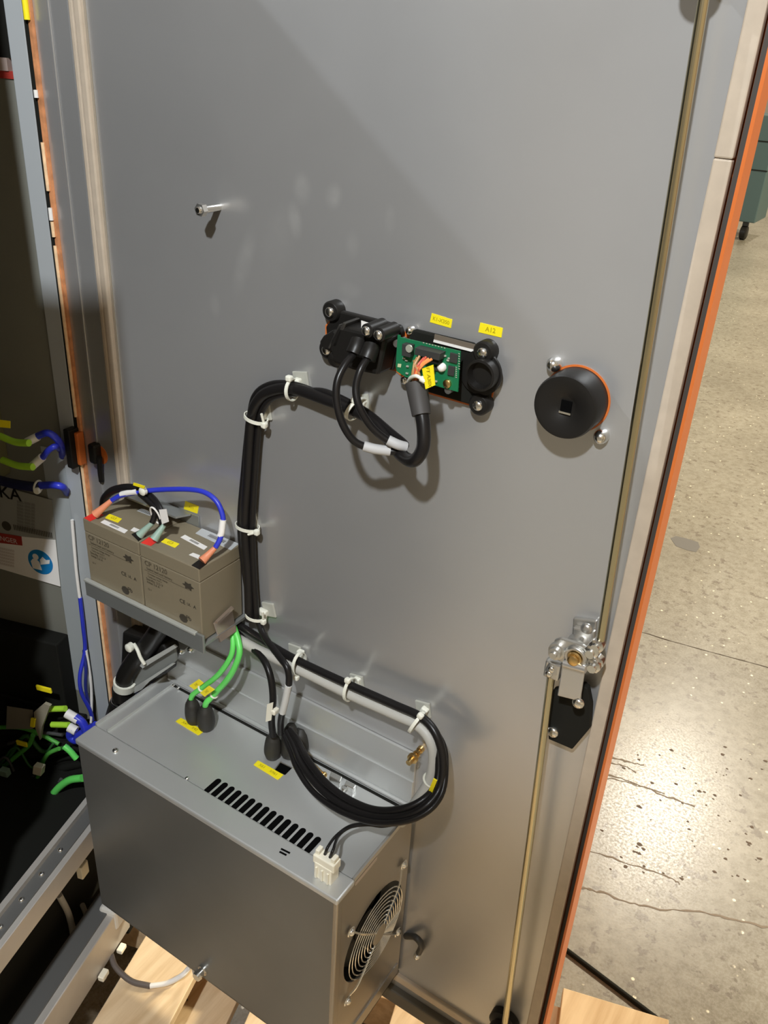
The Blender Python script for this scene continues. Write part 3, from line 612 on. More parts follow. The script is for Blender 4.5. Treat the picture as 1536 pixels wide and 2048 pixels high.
wl2 = obj('cable_marker', tube(BM(), dpts([(776, 880, .0625), (795, 889, .058), (812, 894, .051)]), .0056, 10), MATS['grey_marker'], None, True); tag(wl2, 'pale wrapped marker on the inner looping thin cable', 'cable marker')

def cable_tie(label, c, tan, rx, rn, mp=None, head=(0, 0), group='cable ties on door mounts', tail=None, mr=0.0):
    c = D(*c); t = (D(*tan)-c); t.y = 0; t.normalize(); bdir = t.cross(NY).normalized()
    r = thing('cable_tie', label, 'cable tie', V((c.x, 0, c.z)))
    pts = []
    o = BM(); n = 28
    A = [c+bdir*math.cos(2*math.pi*i/n)*rx+NY*math.sin(2*math.pi*i/n)*rn for i in range(n)]
    vs = []
    for i, p in enumerate(A):
        d = (p-c).normalized(); vs.append([o.verts.new(p+t*sx*.0022+d*sd*.0007) for sx, sd in ((-1, -1), (1, -1), (1, 1), (-1, 1))])
    for i in range(n):
        for j in range(4): o.faces.new((vs[i][j], vs[i][(j+1) % 4], vs[(i+1) % n][(j+1) % 4], vs[(i+1) % n][j]))
    obj('strap', o, NYLON, r)
    hd = c+bdir*(rx+.002)*(1 if head[0] >= 0 else -1)+NY*rn*.45
    obj('tie_head', obox(BM(), hd, t, bdir, NY, .0085, .0075, .0075), NYLON, r, bevel=.0022)
    if tail:
        obj('tail', tube(BM(), [hd, hd+V(tail)], .0017, 6, sm=False), NYLON, r)
    if mp:
        m0 = D(*mp); dm = (V((c.x, 0, c.z))-V((m0.x, 0, m0.z)))
        u = (V((math.cos(mr), 0, math.sin(mr)))); v = V((-math.sin(mr), 0, math.cos(mr)))
        obj('adhesive_mount', obox(BM(), V((m0.x, -.0018, m0.z)), u, v, NY, .022, .022, .0036), NYL2, r, bevel=.001)
        obj('mount_saddle', obox(BM(), V(((m0.x+c.x)/2, -.006, (m0.z+c.z)/2)), t, bdir, NY, .010, .016, .009), NYLON, r, bevel=.002)
    return r
cable_tie('cable tie at the left bend of the black cable run, below the top tie', (512, 836, .012), (507, 880, .012), .0165, .0125, (530, 822), (-1, 0), tail=(-.001, -.004, .016), mr=.2)
cable_tie('uppermost cable tie, on the arch of the black cable run', (585, 779, .013), (620, 788, .013), .0135, .0125, (604, 760), (-1, 0), mr=.2)
cable_tie('cable tie where the looping thin cables meet the arch', (712, 818, .019), (740, 835, .019), .0130, .0190, (726, 806), (-1, 0), mr=.3)
cable_tie('cable tie level with the battery tops on the vertical black run', (495, 1053, .011), (497, 1090, .011), .0190, .0120, (505, 1040), (-1, 0), tail=(-.012, -.004, -.006), mr=.3)
cable_tie('cable tie at the foot of the vertical black run, above the fork', (512, 1231, .012), (513, 1260, .012), .0165, .0125, (540, 1218), (-1, 0), tail=(.002, -.004, .020), mr=.25)
# lower run
gc = cable('grey_cable', 'light grey cable running along the door above the steel box and curling down', dpts([(440, 1262, .02), (472, 1276, .022), (520, 1302, .024), (598, 1338, .026), (700, 1388, .026), (790, 1428, .027), (836, 1450, .028), (862, 1482, .032), (868, 1520, .036), (860, 1560, .044), (842, 1592, .056), (815, 1628, .07), (800, 1645, .076)]), .0078, GREYC)
cable('black_cable', 'upper black cable beside the grey cable, curling round in the outer loop', dpts([(478, 1250, .012), (525, 1280, .018), (590, 1318, .026), (700, 1370, .028), (790, 1410, .028), (842, 1434, .030), (872, 1468, .036), (886, 1520, .045), (880, 1575, .062), (852, 1612, .085), (810, 1632, .100), (750, 1634, .105), (690, 1612, .100), (640, 1575, .090), (605, 1530, .075), (588, 1490, .06), (574, 1462, .05)]), .0056, CABLE)
cable('black_cable', 'inner black cable of the loop, nearest the grey cable', dpts([(840, 1446, .022), (868, 1478, .028), (878, 1525, .038), (872, 1570, .055), (846, 1600, .078), (805, 1618, .094), (750, 1620, .098), (695, 1598, .094), (650, 1564, .086), (615, 1520, .07), (595, 1482, .056), (578, 1460, .048)]), .0052, CABLE)
cable('black_cable', 'lower black cable at the bottom of the big loop over the steel box', dpts([(852, 1440, .020), (884, 1485, .030), (891, 1530, .044), (884, 1585, .066), (856, 1622, .09), (808, 1643, .108), (745, 1644, .114), (680, 1622, .108), (628, 1585, .095), (596, 1540, .080), (580, 1500, .062), (568, 1470, .05)]), .0042, CABLE)
c1 = cable('black_cable', 'black cable dropping straight from the fork to the left black plug', dpts([(470, 1262, .010), (498, 1290, .022), (525, 1316, .034), (540, 1350, .044), (546, 1395, .05), (543, 1440, .052), (546, 1472, .053)]), .0052, CABLE)
c2 = cable('black_cable', 'black cable bending right from the fork, with a white sleeve', dpts([(516, 1240, .014), (528, 1272, .026), (556, 1310, .042), (574, 1335, .05), (578, 1365, .053), (571, 1400, .053), (562, 1440, .052), (562, 1468, .052)]), .0048, CABLE)
obj('white_sleeve', tube(BM(), dpts([(577, 1370, .0545), (571, 1400, .0545), (565, 1425, .054)]), .0052, 8), mat('pale_sleeve', (.62, .62, .60), .5), c2, True)
f1 = obj('cable_flag', prism(BM(), dq([(535, 1408), (547, 1404), (543, 1440), (532, 1443)], .058), NY*.001), IVORY); tag(f1, 'cream flag tag on the left black cable above its plug', 'tag')
obj('flag_clip', obox(BM(), D(550, 1422, .054), NX, NZ, NY, .008, .008, .012), IVORY, f1, bevel=.002)
f2 = obj('cable_flag', prism(BM(), dq([(868, 1556), (875, 1560), (862, 1594), (854, 1592)], .066), NY*.002), YEL); tag(f2, 'yellow flag tag on the loop of black and grey cables', 'tag')
obj('flag_band', ring(BM(), D(861, 1560, .044), (1, 0, -.5), NY, .0098, .0098, .0016), NYLON, f2, True)
cable_tie('cable tie at the left end of the grey cable run', (598, 1328, .026), (640, 1348, .026), .0180, .0140, (592, 1302), (1, 0), mr=.1)
cable_tie('cable tie at the middle of the grey cable run', (700, 1379, .026), (740, 1398, .026), .0175, .0140, (716, 1362), (-1, 0), mr=.2)
cable_tie('cable tie where the grey cable starts to curl down', (834, 1444, .027), (856, 1466, .029), .0185, .0145, (848, 1416), (-1, 0), mr=.2)

# ============================================================ COMPUTER BOX
BX0, BX1, BY, BZ0, BZ1 = -.8895, -.4085, -.190, .384, .755
pc = thing('steel_computer_box', 'large galvanised steel computer box hung low on the door', 'computer box', ((BX0+BX1)/2, BY/2, BZ0))
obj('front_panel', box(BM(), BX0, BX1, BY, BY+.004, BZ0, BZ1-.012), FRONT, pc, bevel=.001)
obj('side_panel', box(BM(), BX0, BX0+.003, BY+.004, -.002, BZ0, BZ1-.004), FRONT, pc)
sd = BM()
# right side sheet with a round fan opening
fc = V((BX1, -.0925, .585)); FR = .074; n = 40
outer = []
y0, y1, z0, z1 = BY+.004, -.006, BZ0, BZ1-.004
for i in range(n):
    a = 2*math.pi*i/n; d = V((0, math.cos(a), math.sin(a)))
    k = min([(y1-fc.y)/d.y if d.y > 1e-6 else 9, (y0-fc.y)/d.y if d.y < -1e-6 else 9, (z1-fc.z)/d.z if d.z > 1e-6 else 9, (z0-fc.z)/d.z if d.z < -1e-6 else 9])
    outer.append(fc+d*k)
ia = [sd.verts.new(fc+V((0, math.cos(2*math.pi*i/n), math.sin(2*math.pi*i/n)))*FR) for i in range(n)]
ib = [sd.verts.new(v.co-V((.003, 0, 0))) for v in ia]
oa = [sd.verts.new(p) for p in outer]
for i in range(n):
    j = (i+1) % n; sd.faces.new((ia[i], ia[j], oa[j], oa[i])); sd.faces.new((ib[i], ib[j], ia[j], ia[i]))
for cy, cz in ((y0, z0), (y0, z1), (y1, z0), (y1, z1)):
    cv_ = V((BX1, cy, cz)); ds = sorted(range(n), key=lambda i: (outer[i]-cv_).length)
    i, j = ds[0], ds[1]
    if (outer[i]-cv_).length > 1e-4 and abs(i-j) in (1, n-1): sd.faces.new((oa[i], oa[j], sd.verts.new(cv_)))
obj('fan_side_panel', sd, SIDE, pc)
obj('front_edge_fold', box(BM(), BX1-.006, BX1+.0015, BY-.0005, BY+.012, BZ0, BZ1-.008), SIDE, pc, bevel=.002)
obj('bottom_panel', box(BM(), BX0, BX1, BY, -.002, BZ0, BZ0+.002), SIDE, pc)
obj('side_rib', box(BM(), BX1, BX1+.002, -.165, -.012, BZ0+.030, BZ0+.034), SIDE, pc)
obj('side_lip', box(BM(), BX1, BX1+.0015, -.150, -.100, BZ1-.016, BZ1-.009), mat('lip_light', (.6, .52, .45), .4, .5), pc)
lid = box(BM(), BX0+.024, BX1-.003, -.153, -.010, BZ1-.006, BZ1-.002)
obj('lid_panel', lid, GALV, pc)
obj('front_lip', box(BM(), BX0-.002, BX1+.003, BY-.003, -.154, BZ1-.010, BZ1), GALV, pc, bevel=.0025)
obj('left_lip', box(BM(), BX0, BX0+.023, -.154, -.008, BZ1-.004, BZ1-.001), GALV, pc)
obj('left_flange', box(BM(), BX0-.001, BX0+.002, -.154, -.004, BZ1-.004, BZ1+.004), GALV, pc)
obj('left_flange', box(BM(), BX0+.022, BX0+.025, -.153, -.012, BZ1-.004, BZ1+.003), GALV, pc)
obj('right_flange', box(BM(), BX1-.001, BX1+.002, -.154, -.004, BZ1-.006, BZ1+.002), mat('flange_light', (.62, .60, .55), .35, .7), pc)
obj('rear_bead', tube(BM(), [(BX0+.01, -.010, BZ1+.002), (BX1, -.010, BZ1+.002)], .0035, 8, sm=False), GALV, pc, True)
obj('rear_gap', box(BM(), BX0+.012, BX1-.004, -.018, -.0135, BZ1-.002, BZ1-.0012), BLKM, pc)
mb = BM(); box(mb, BX0+.004, BX1-.004, -.0075, -.0006, BZ0+.02, .800); box(mb, BX0+.01, BX1-.004, -.005, -.0006, .800, .848)
obj('mounting_plate', mb, GALV, pc, bevel=.0006)
sl_ = BM()
for i in range(15):
    t = i/14; a = T(425+(625-425)*t**.97, 1571+(1687-1571)*t**.97, BZ1)
    x = -.6625+(.1785)*t; y0_, y1_ = -.152, -.129
    pts = [V((x+.0045*math.cos(q), y1_+.0045*math.sin(q), BZ1-.0018)) for q in [math.pi*k/6 for k in range(7)]]+[V((x+.0045*math.cos(q), y0_+.0045*math.sin(q), BZ1-.0018)) for q in [math.pi+math.pi*k/6 for k in range(7)]]
    prism(sl_, pts, V((0, 0, .0003)))
obj('vent_slots', sl_, HOLE, pc)
def tq(pts, z): return [T(a, b, z) for a, b in pts]
sticker('yellow_label', tq([(362, 1436), (409, 1462), (397, 1471), (351, 1443)], BZ1-.0015), NZ, YEL, pc, 'X41     X42', .0065)
sticker('yellow_label', tq([(516, 1521), (567, 1550), (556, 1560), (507, 1530)], BZ1-.0015), NZ, YEL, pc, 'X61     X961', .0065)
screw('lid_screw', T(231, 1502, BZ1), NZ, .0048, pc); screw('lid_screw', T(374, 1557, BZ1), NZ, .003, pc)
obj('stamped_mark', prism(BM(), tq([(563, 1696), (581, 1705), (579, 1708), (561, 1699)], BZ1+.0002), NZ*.0003), HOLE, pc)
obj('stamped_mark', prism(BM(), tq([(560, 1702), (574, 1709), (572, 1712), (558, 1705)], BZ1+.0002), NZ*.0003), HOLE, pc)
obj('socket_opening', prism(BM(), tq([(561, 1524), (584, 1536), (570, 1550), (548, 1540)], BZ1-.0017), NZ*.0006), HOLE, pc)
obj('socket_rim', tube(BM(), tq([(549, 1539), (561, 1524), (585, 1536)], BZ1), .001, 6, sm=False), SATIN, pc)
for a, b in ((602, 1520), (648, 1551), (670, 1590)): screw('brass_screw', T(a, b, BZ1-.002), NZ, .0045, pc, BRASS, h=.006)
obj('aerial_socket', tube(BM(), [T(625, 1532, BZ1+.002), T(642, 1549, BZ1+.002)], .005, 10, sm=False), BRASS, pc, True)
for q in ([(662, 1552), (684, 1563), (680, 1574), (658, 1562)], [(692, 1570), (712, 1580), (707, 1588), (688, 1579)]):
    s_ = obj('silver_socket', prism(BM(), tq(q, BZ1-.002), NZ*.010), CHROME, pc, bevel=.001)
obj('side_connector_screw', lathe(BM(), T(688, 1580, BZ1), NZ, [(0, .004), (.006, .004)], 10), CHROME, pc, True)
for a, b in ((346, 1371), (356, 1376), (357, 1342), (372, 1331)): screw('rivet', T(a, b, BZ1), NZ, .003, pc)
bp_ = X(408, 1932, -.66); 
p = D(408, 1938, -BY); b = lathe(BM(), V((p.x, BY, p.z)), NY, [(0, .009), (.004, .009), (.005, .006), (.012, .006), (.013, .008), (.018, .007)], 14)
obj('earth_bolt', b, CHROME, pc, True, label='chrome earth bolt at the bottom of the front panel')
for hz in (.62, .50): pass
# fan behind the opening
fan = thing('cooling_fan', 'black round cooling fan inside the side of the steel box', 'fan', (BX1-.02, fc.y, fc.z-.074))
fr_ = BM(); lathe(fr_, (BX1-.034, fc.y, fc.z), NX, [(0, .0735), (.0005, .0735)], 40)
obj('fan_back', fr_, HOLE, fan)
obj('hub', lathe(BM(), (BX1-.033, fc.y, fc.z), NX, [(0, .024), (.018, .024), (.020, .021)], 28), FANM, fan, True)
for k in range(7):
    a = 2*math.pi*k/7; b = BM(); pr = []
    def pt(r, da, x): return V((BX1-.032+x, fc.y+r*math.cos(a+da), fc.z+r*math.sin(a+da)))
    prism(b, [pt(.022, 0, .002), pt(.045, .1, .002), pt(.069, .28, .002), pt(.070, .75, .012), pt(.045, .75, .012), pt(.022, .6, .012)], V((.0015, 0, 0)))
    obj('blade', b, FANM, fan)
gr = thing('fan_grille', 'chrome wire finger guard of concentric rings over the cooling fan', 'fan guard', (BX1+.006, fc.y, fc.z-.074))
U, Wd = V((0, 1, 0)), V((0, 0, 1)); GX = BX1+.009; gc_ = V((GX, fc.y, fc.z))
rb = BM()
for k in range(8): ring(rb, gc_+V((-.0006*k, 0, 0)), U, Wd, .0215+.0066*k, .0215+.0066*k, .00095, 48, 6)
obj('guard_rings', rb, CHROME, gr, True)
obj('centre_disc', lathe(BM(), gc_, NX, [(-.001, .0165), (.0012, .0165), (.0016, .0150)], 32), mat('disc_steel', (.45, .40, .32), .4, .6), gr)
for sy, sz in ((1, 1), (1, -1), (-1, 1), (-1, -1)):
    cr_ = fc+V((0, sy*.066, sz*.0745)); d = (cr_-fc).normalized(); s0 = gc_+d*.015
    obj('guard_arm', tube(BM(), [gc_+d*.010, gc_+d*.070, V((BX1+.0035, cr_.y, cr_.z))-d*.008], .0016, 6, 4), CHROME, gr, True)
    obj('arm_eye', ring(BM(), V((BX1+.004, cr_.y, cr_.z)), U, Wd, .0065, .0065, .0016, 20, 6), CHROME, gr, True)
    screw('guard_screw', V((BX1+.003, cr_.y, cr_.z)), NX, .0052, gr, h=.006)

# ivory fan lead connector
cn = thing('fan_connector', 'ivory two-part connector standing on the box lid near the front right corner', 'connector', T(648, 1750, BZ1))
b0 = T(648, 1757, BZ1)
obj('housing', box(BM(), b0.x-.0135, b0.x+.0135, b0.y-.004, b0.y+.014, BZ1-.001, BZ1+.026), IVORY, cn, bevel=.0015)
for dx in (-.009, 0, .009): obj('rib', box(BM(), b0.x+dx-.0015, b0.x+dx+.0015, b0.y-.0065, b0.y-.004, BZ1+.001, BZ1+.020), IVORY, cn, bevel=.0005)
obj('plug_top', box(BM(), b0.x-.0165, b0.x+.0165, b0.y-.003, b0.y+.013, BZ1+.022, BZ1+.036), IVORY, cn, bevel=.0015)
obj('latch_tab', box(BM(), b0.x-.015, b0.x-.009, b0.y, b0.y+.010, BZ1+.036, BZ1+.043), IVORY, cn, bevel=.001)
obj('latch_tab', box(BM(), b0.x+.009, b0.x+.015, b0.y, b0.y+.010, BZ1+.036, BZ1+.043), IVORY, cn, bevel=.001)
for k, (dx, lab) in enumerate(((-.004, 'left thin black fan lead rising from the ivory connector'), (.004, 'right thin black fan lead rising from the ivory connector'))):
    s_ = V((b0.x+dx, b0.y+.006, BZ1+.036))
    cable('fan_lead', lab, [s_, s_+V((.002, .004, .012)), T(672+k*5, 1672, BZ1+.035), T(700, 1652+k*3, BZ1+.034), T(735, 1647+k*3, BZ1+.028), T(765, 1651+k*2, BZ1+.018), T(795, 1645+k*2, BZ1+.008), V((BX1-.004, -.045, BZ1+.004))], .0020, CABLE, 'wire')

# plugs on the lid
def usb_plug(label, base, m, w_=.020, top=.046, lean=(0, 0, 0)):
    b = T(*base, BZ1-.002); r = thing('cable_plug', label, 'plug', b)
    o = tube(BM(), [b, b+V(lean)*.2+NZ*.010, b+V(lean)*.6+NZ*top*.62, b+V(lean)+NZ*top], lambda t: w_/2*(.82+.5*math.sin(min(1, t*1.15)*math.pi)*.5) if t < .85 else w_/2*(.80-(t-.85)*2.2), 16)
    obj('boot', o, m, r, True); obj('metal_shell', box(BM(), b.x-.007, b.x+.007, b.y-.003, b.y+.003, BZ1-.002, BZ1+.004), SATIN, r)
    return b+V(lean)+NZ*top
t1 = usb_plug('left black plug of the green cables, behind the left yellow label', (389, 1444), mat('boot_black', (.022, .02, .016), .6), .024, .044, (-.004, 0, 0))
t2 = usb_plug('right black plug of the green cables, behind the left yellow label', (413, 1456), MATS['boot_black'], .026, .044, (.000, 0, 0))
t3 = usb_plug('left black plug behind the right yellow label', (545, 1513), MATS['boot_black'], .024, .044, (.001, .0, 0))
t4 = usb_plug('right black plug beside the empty socket on the lid', (578, 1512), MATS['boot_black'], .026, .052, (-.004, .01, 0))
t5 = usb_plug('rear black plug under the loop of black cables', (600, 1508), MATS['boot_black'], .024, .040, (-.006, .01, 0))
cable('green_cable', 'left green cable arcing from behind the battery down to its plug', [t1, t1+V((.004, .0, .010)), D(402, 1377, .056), D(436, 1350, .052), D(462, 1312, .045), D(466, 1280, .036), D(461, 1255, .026), D(452, 1232, .012)], .0042, GREEN)
cable('green_cable', 'right green cable arcing from behind the battery down to its plug', [t2, t2+V((.004, .0, .010)), D(430, 1387, .050), D(460, 1352, .048), D(478, 1312, .042), D(477, 1283, .034), D(469, 1258, .026), D(460, 1234, .012)], .0046, GREEN)
for q, h, lab in (([(379, 1371), (398, 1358), (408, 1366), (390, 1379)], .058, 'left yellow flag tag on the green cables'), ([(401, 1385), (418, 1371), (430, 1379), (410, 1393)], .062, 'right yellow flag tag on the green cables')):
    pp = dq(q, h); o = obj('cable_flag', prism(BM(), pp, NY*.001), YEL); tag(o, lab, 'tag')
    text('X42', sum(pp, V((0, 0, 0)))/4+NY*.001, pp[1]-pp[0], pp[1]-pp[2], .0055, YELT, o, 'lettering')
    e = D(404, 1376, .056) if 'left' in lab else D(428, 1389, .050); obj('flag_band', ring(BM(), e, (1, 0, -.8), NY, .0055, .0055, .0016, 20), NYLON, o, True)

# ============================================================ BATTERIES
tz = 1.0685; bz = .9495; by0, by1 = -.087, -.004
def battery(x0, x1, label, red, black, ylab, wlab, slab, extra):
    r = thing('lead_acid_battery', label, 'battery', ((x0+x1)/2, (by0+by1)/2, bz), 'sealed batteries on the tray')
    obj('case', box(BM(), x0+.0006, x1-.0006, by0, by1, bz, tz-.022), BATT, r, bevel=.0015)
    obj('cover', box(BM(), x0+.0003, x1-.0003, by0-.0003, by1, tz-.0215, tz), BATT, r, bevel=.0015)
    obj('red_terminal_cover', prism(BM(), tq(red, tz), NZ*.0006), RED, r); obj('black_terminal_cover', prism(BM(), tq(black, tz), NZ*.0006), BLK, r)
    sticker('yellow_label', tq(ylab, tz), NZ, YEL, r, 'G3', .008)
    w1 = sticker('white_label', tq(wlab, tz), NZ, WHITE, r, 'llIllIIlllIIl', .006, INK); sticker('small_white_label', tq(slab, tz), NZ, WHITE, r)
    fx = NX; y = by0-.0002
    def pr(s, dx, z, size, nm='printing', m=INK): text(s, V((x0+dx, y, z)), fx, NZ, size, m, r, nm, .0003)
    pm = mat('case_print', (.095, .078, .052), .6)
    pr('CP 12120', .030, tz-.029, .011, m=pm); pr('Sealed lead acid battery', .036, tz-.037, .0052, m=pm); pr('________________________', .052, tz-.038, .0075, m=pm)
    pr('Constant voltage charge', .032, tz-.045, .004, m=pm); pr('Cycle use 14.4 V', .026, tz-.050, .004, m=pm); pr('Standby 13.5 V', .025, tz-.055, .0055, m=pm); pr('Initial 3.6 A', .022, tz-.060, .0055, m=pm)
    pr('12 V', .014, tz-.072, .004, m=pm); pr('Pb', .088, tz-.090, .010); pr('CE', .078, tz-.066, .009); pr('UL', .090, tz-.066, .006); pr('A', .101, tz-.066, .008)
    obj('logo_print', prism(BM(), [V((x0+.091+.011*math.cos(q)*k, y-.0004, tz-.035+.0065*math.sin(q)*k)) for q, k in [(i*math.pi/6, 1 if i % 2 == 0 else .6) for i in range(12)]], NY*.0002), INK, r)
    obj('hazard_print', prism(BM(), [V((x0+.078+.008*math.cos(i*.785), y-.0004, tz-.094+.007*math.sin(i*.785))) for i in range(8)], NY*.0002), INK, r)
    for e in extra: sticker('barcode_label', tq(e, tz), NZ, mat('label_grey', (.5, .52, .53), .4), r, 'IIIlIIlIIIlII', .010, INK)
    return r
battery(-.9485, -.8335, 'left taupe battery on the tray, with a long white label and salmon lead', [(168, 1036), (192, 1024), (207, 1030), (180, 1043)], [(263, 1069), (277, 1062), (292, 1072), (277, 1083)],
        [(219, 1028), (244, 1038), (236, 1046), (210, 1036)], [(209, 1040), (256, 1061), (249, 1067), (201, 1045)], [(268, 1055), (280, 1060), (276, 1067), (261, 1061)], [[(282, 1017), (306, 1027), (300, 1032), (274, 1022)]])
battery(-.8325, -.7195, 'right taupe battery on the tray, nearest the black cable run', [(282, 1086), (298, 1075), (315, 1083), (302, 1092)], [(383, 1131), (398, 1120), (414, 1128), (399, 1139)],
        [(331, 1077), (359, 1088), (350, 1096), (322, 1084)], [(370, 1070), (415, 1094), (408, 1100), (361, 1075)], [(386, 1106), (400, 1111), (397, 1118), (378, 1110)], [[(404, 1057), (478, 1088), (462, 1101), (391, 1067)]])
tr = thing('battery_tray', 'grey folded steel tray with a front lip holding the two batteries', 'tray', (-.83, -.045, .935))
obj('front_lip', box(BM(), -.955, -.714, -.0925, -.0885, .934, .9635), mat('tray_zinc', (.42, .44, .43), .35, .7), tr, bevel=.0008)
obj('lip_edge', box(BM(), -.955, -.728, -.0945, -.0875, .9600, .9640), mat('tray_edge', (.66, .68, .64), .35, .5), tr, bevel=.0008)
obj('shelf', box(BM(), -.955, -.7145, -.0885, -.001, .944, .948), MATS['tray_zinc'], tr)
obj('back_plate', box(BM(), -.955, -.80, -.0035, -.0006, .934, 1.085), MATS['tray_zinc'], tr)
obj('top_flange', prism(BM(), [V((-.940, -.026, 1.084)), V((-.822, -.026, 1.084)), V((-.812, -.006, 1.084)), V((-.940, -.002, 1.084))], V((0, 0, .003))), MATS['tray_zinc'], tr)
obj('retaining_tab', prism(BM(), [X(425, 1246, -.7185), X(461, 1217, -.7185), X(468, 1250, -.7185), X(434, 1272, -.7185)], V((.0035, 0, 0))), mat('tab_steel', (.55, .45, .38), .3, .8), tr, bevel=.001)
obj('tab_foot', prism(BM(), [X(434, 1272, -.716), X(468, 1250, -.716), X(470, 1262, -.712), X(438, 1284, -.712)], V((.003, 0, .001))), MATS['tab_steel'], tr)
obj('tab_lip', prism(BM(), [X(430, 1242, -.7150), X(462, 1212, -.7150), X(463, 1216, -.7150), X(431, 1246, -.7150)], V((.005, 0, 0))), MATS['tab_steel'], tr)

# battery leads
bw = cable('blue_battery_lead', 'blue lead arching from the left battery red pole to the right battery black pole', dpts([(222, 1002, .060), (240, 992, .055), (265, 986, .050), (291, 982, .045), (330, 979, .040), (380, 979, .036), (412, 986, .034), (434, 1004, .034), (445, 1030, .036), (446, 1055, .040), (440, 1078, .048), (431, 1095, .055)]), .0036, BLUE)
obj('boot', tube(BM(), [D(190, 1029, .078), D(203, 1018, .071), D(223, 1001, .060)], lambda t: .0065-.003*t, 12), COPPER, bw, True, label='salmon insulating boot on the left')
obj('boot', tube(BM(), [D(404, 1122, .074), D(414, 1112, .066), D(430, 1096, .056)], lambda t: .0065-.003*t, 12), COPPER, bw, True, label='salmon insulating boot on the right')
obj('white_sleeve', tube(BM(), dpts([(243, 989, .0535), (258, 985, .051), (275, 983, .048)]), .0046, 10), WHITE, bw, True)
obj('white_sleeve', tube(BM(), dpts([(446, 1040, .039), (443, 1065, .044), (440, 1072, .046)]), .0046, 10), WHITE, bw, True)
bk = obj('black_battery_lead', tube(BM(), dpts([(205, 1040, .018), (206, 1012, .040), (210, 995, .048), (226, 981, .050), (255, 975, .048), (282, 981, .044), (303, 996, .044), (316, 1014, .050), (323, 1035, .056), (326, 1048, .060)]), .0058, 12), CABLE, None, True)
tag(bk, 'black lead curving over the left battery to a mint boot', 'cable')
bk2 = obj('black_battery_lead', tube(BM(), dpts([(280, 988, .050), (298, 1004, .052), (309, 1018, .056), (308, 1035, .060), (304, 1046, .064)]), .0042, 12), CABLE, None, True)
tag(bk2, 'second black lead bridging down beside a white tag between the batteries', 'cable')
obj('boot', tube(BM(), [D(279, 1071, .077), D(290, 1060, .071), D(305, 1046, .064)], lambda t: .0062-.0028*t, 12), TEAL, bk2, True, label='mint insulating boot')
obj('boot', tube(BM(), [D(308, 1079, .077), D(317, 1066, .070), D(328, 1050, .061)], lambda t: .0062-.0028*t, 12), TEAL, bk, True, label='mint insulating boot')
o = obj('cable_flag', prism(BM(), dq([(319, 1019), (333, 1018), (338, 1043), (325, 1048)], .068), NY*.001), WHITE); tag(o, 'white flag tag on the black battery lead', 'tag')
o = obj('cable_tie_loop', ring(BM(), D(311, 1031, .062), (1, 0, 0), (0, -.3, 1), .008, .015, .0013, 24), WHITE, None, True); tag(o, 'thin white tie looped round the black leads between the batteries', 'cable tie')
o = obj('cable_tie_knot', lathe(BM(), D(289, 981, .052), NY, [(0, .0062), (.005, .0062), (.007, .004)], 14), NYLON, None, True); tag(o, 'white tie head joining blue and black leads over the battery', 'cable tie')
obj('yellow_flag', prism(BM(), dq([(268, 965), (291, 972), (289, 977), (267, 970)], .058), NY*.001), YEL, o)

# ============================================================ HOSE AND GLAND left of the box, under the batteries
hs = thing('black_power_cable', 'thick black boot cable with white collar squeezed left of the steel box', 'cable', D(245, 1440, .04))
obj('hose', tube(BM(), dpts([(330, 1240, .030), (300, 1285, .040), (272, 1318, .048), (252, 1350, .052), (248, 1375, .052)]), .015, 16), BLK, hs, True)
obj('white_collar', lathe(BM(), D(249, 1374, .052), (D(252, 1335, .052)-D(249, 1374, .052)), [(0, .0185), (.014, .0185)], 28), NYLON, hs, True)
obj('neck', lathe(BM(), D(247, 1394, .052), (0, 0, 1), [(0, .0185), (.02, .0175)], 28), BLK, hs, True)
obj('silver_ring', ring(BM(), D(246, 1399, .052), NX, (0, 1, 0), .019, .019, .0016, 32), CHROME, hs, True)
obj('bell', lathe(BM(), D(243, 1402, .050), (-.10, 0, -1), [(0, .019), (.02, .024), (.045, .030), (.075, .030)], 28), BLK, hs, True)
pl = thing('black_relay', 'black relay block under the batteries with grey plastic side plates', 'relay', D(320, 1300, .03))
obj('relay_body', prism(BM(), dq([(272, 1246), (352, 1272), (362, 1290), (356, 1330), (300, 1362), (266, 1342)], .004), NY*.030), BLK, pl, bevel=.004)
obj('clear_edge', prism(BM(), dq([(280, 1328), (350, 1288), (356, 1293), (288, 1335)], .050), NY*.003), mat('plate_light', (.42, .43, .41), .3), pl)
obj('grey_plate', prism(BM(), dq([(264, 1340), (284, 1330), (352, 1292), (356, 1318), (345, 1330), (268, 1380)], .040), NY*.004), GREYP, pl)
obj('lower_edge', prism(BM(), dq([(266, 1376), (345, 1326), (352, 1326), (300, 1362), (285, 1378), (268, 1386)], .045), NY*.002), MATS['plate_light'], pl)
obj('white_loop', tube(BM(), dpts([(268, 1288, .055), (275, 1300, .058), (281, 1315, .060), (289, 1328, .058)]), .0030, 8), NYLON, pl, True)
obj('loop_head', lathe(BM(), D(264, 1292, .052), NY, [(0, .0075), (.008, .0075), (.010, .005)], 14), NYLON, pl, True)
for a, b in ((366, 1299), (386, 1296)): screw('pillar_screw', D(a, b, .02), NY, .006, pl, h=.01)
obj('bracket', prism(BM(), dq([(362, 1278), (385, 1286), (372, 1298), (362, 1296)], .022), NY*.004), SATIN, pl)
cable('small_wire', 'thin dark wire loop with clear sheen under the battery tray', dpts([(318, 1252, .06), (328, 1246, .065), (338, 1256, .065), (345, 1268, .06)]), .0035, CABLE, 'wire')

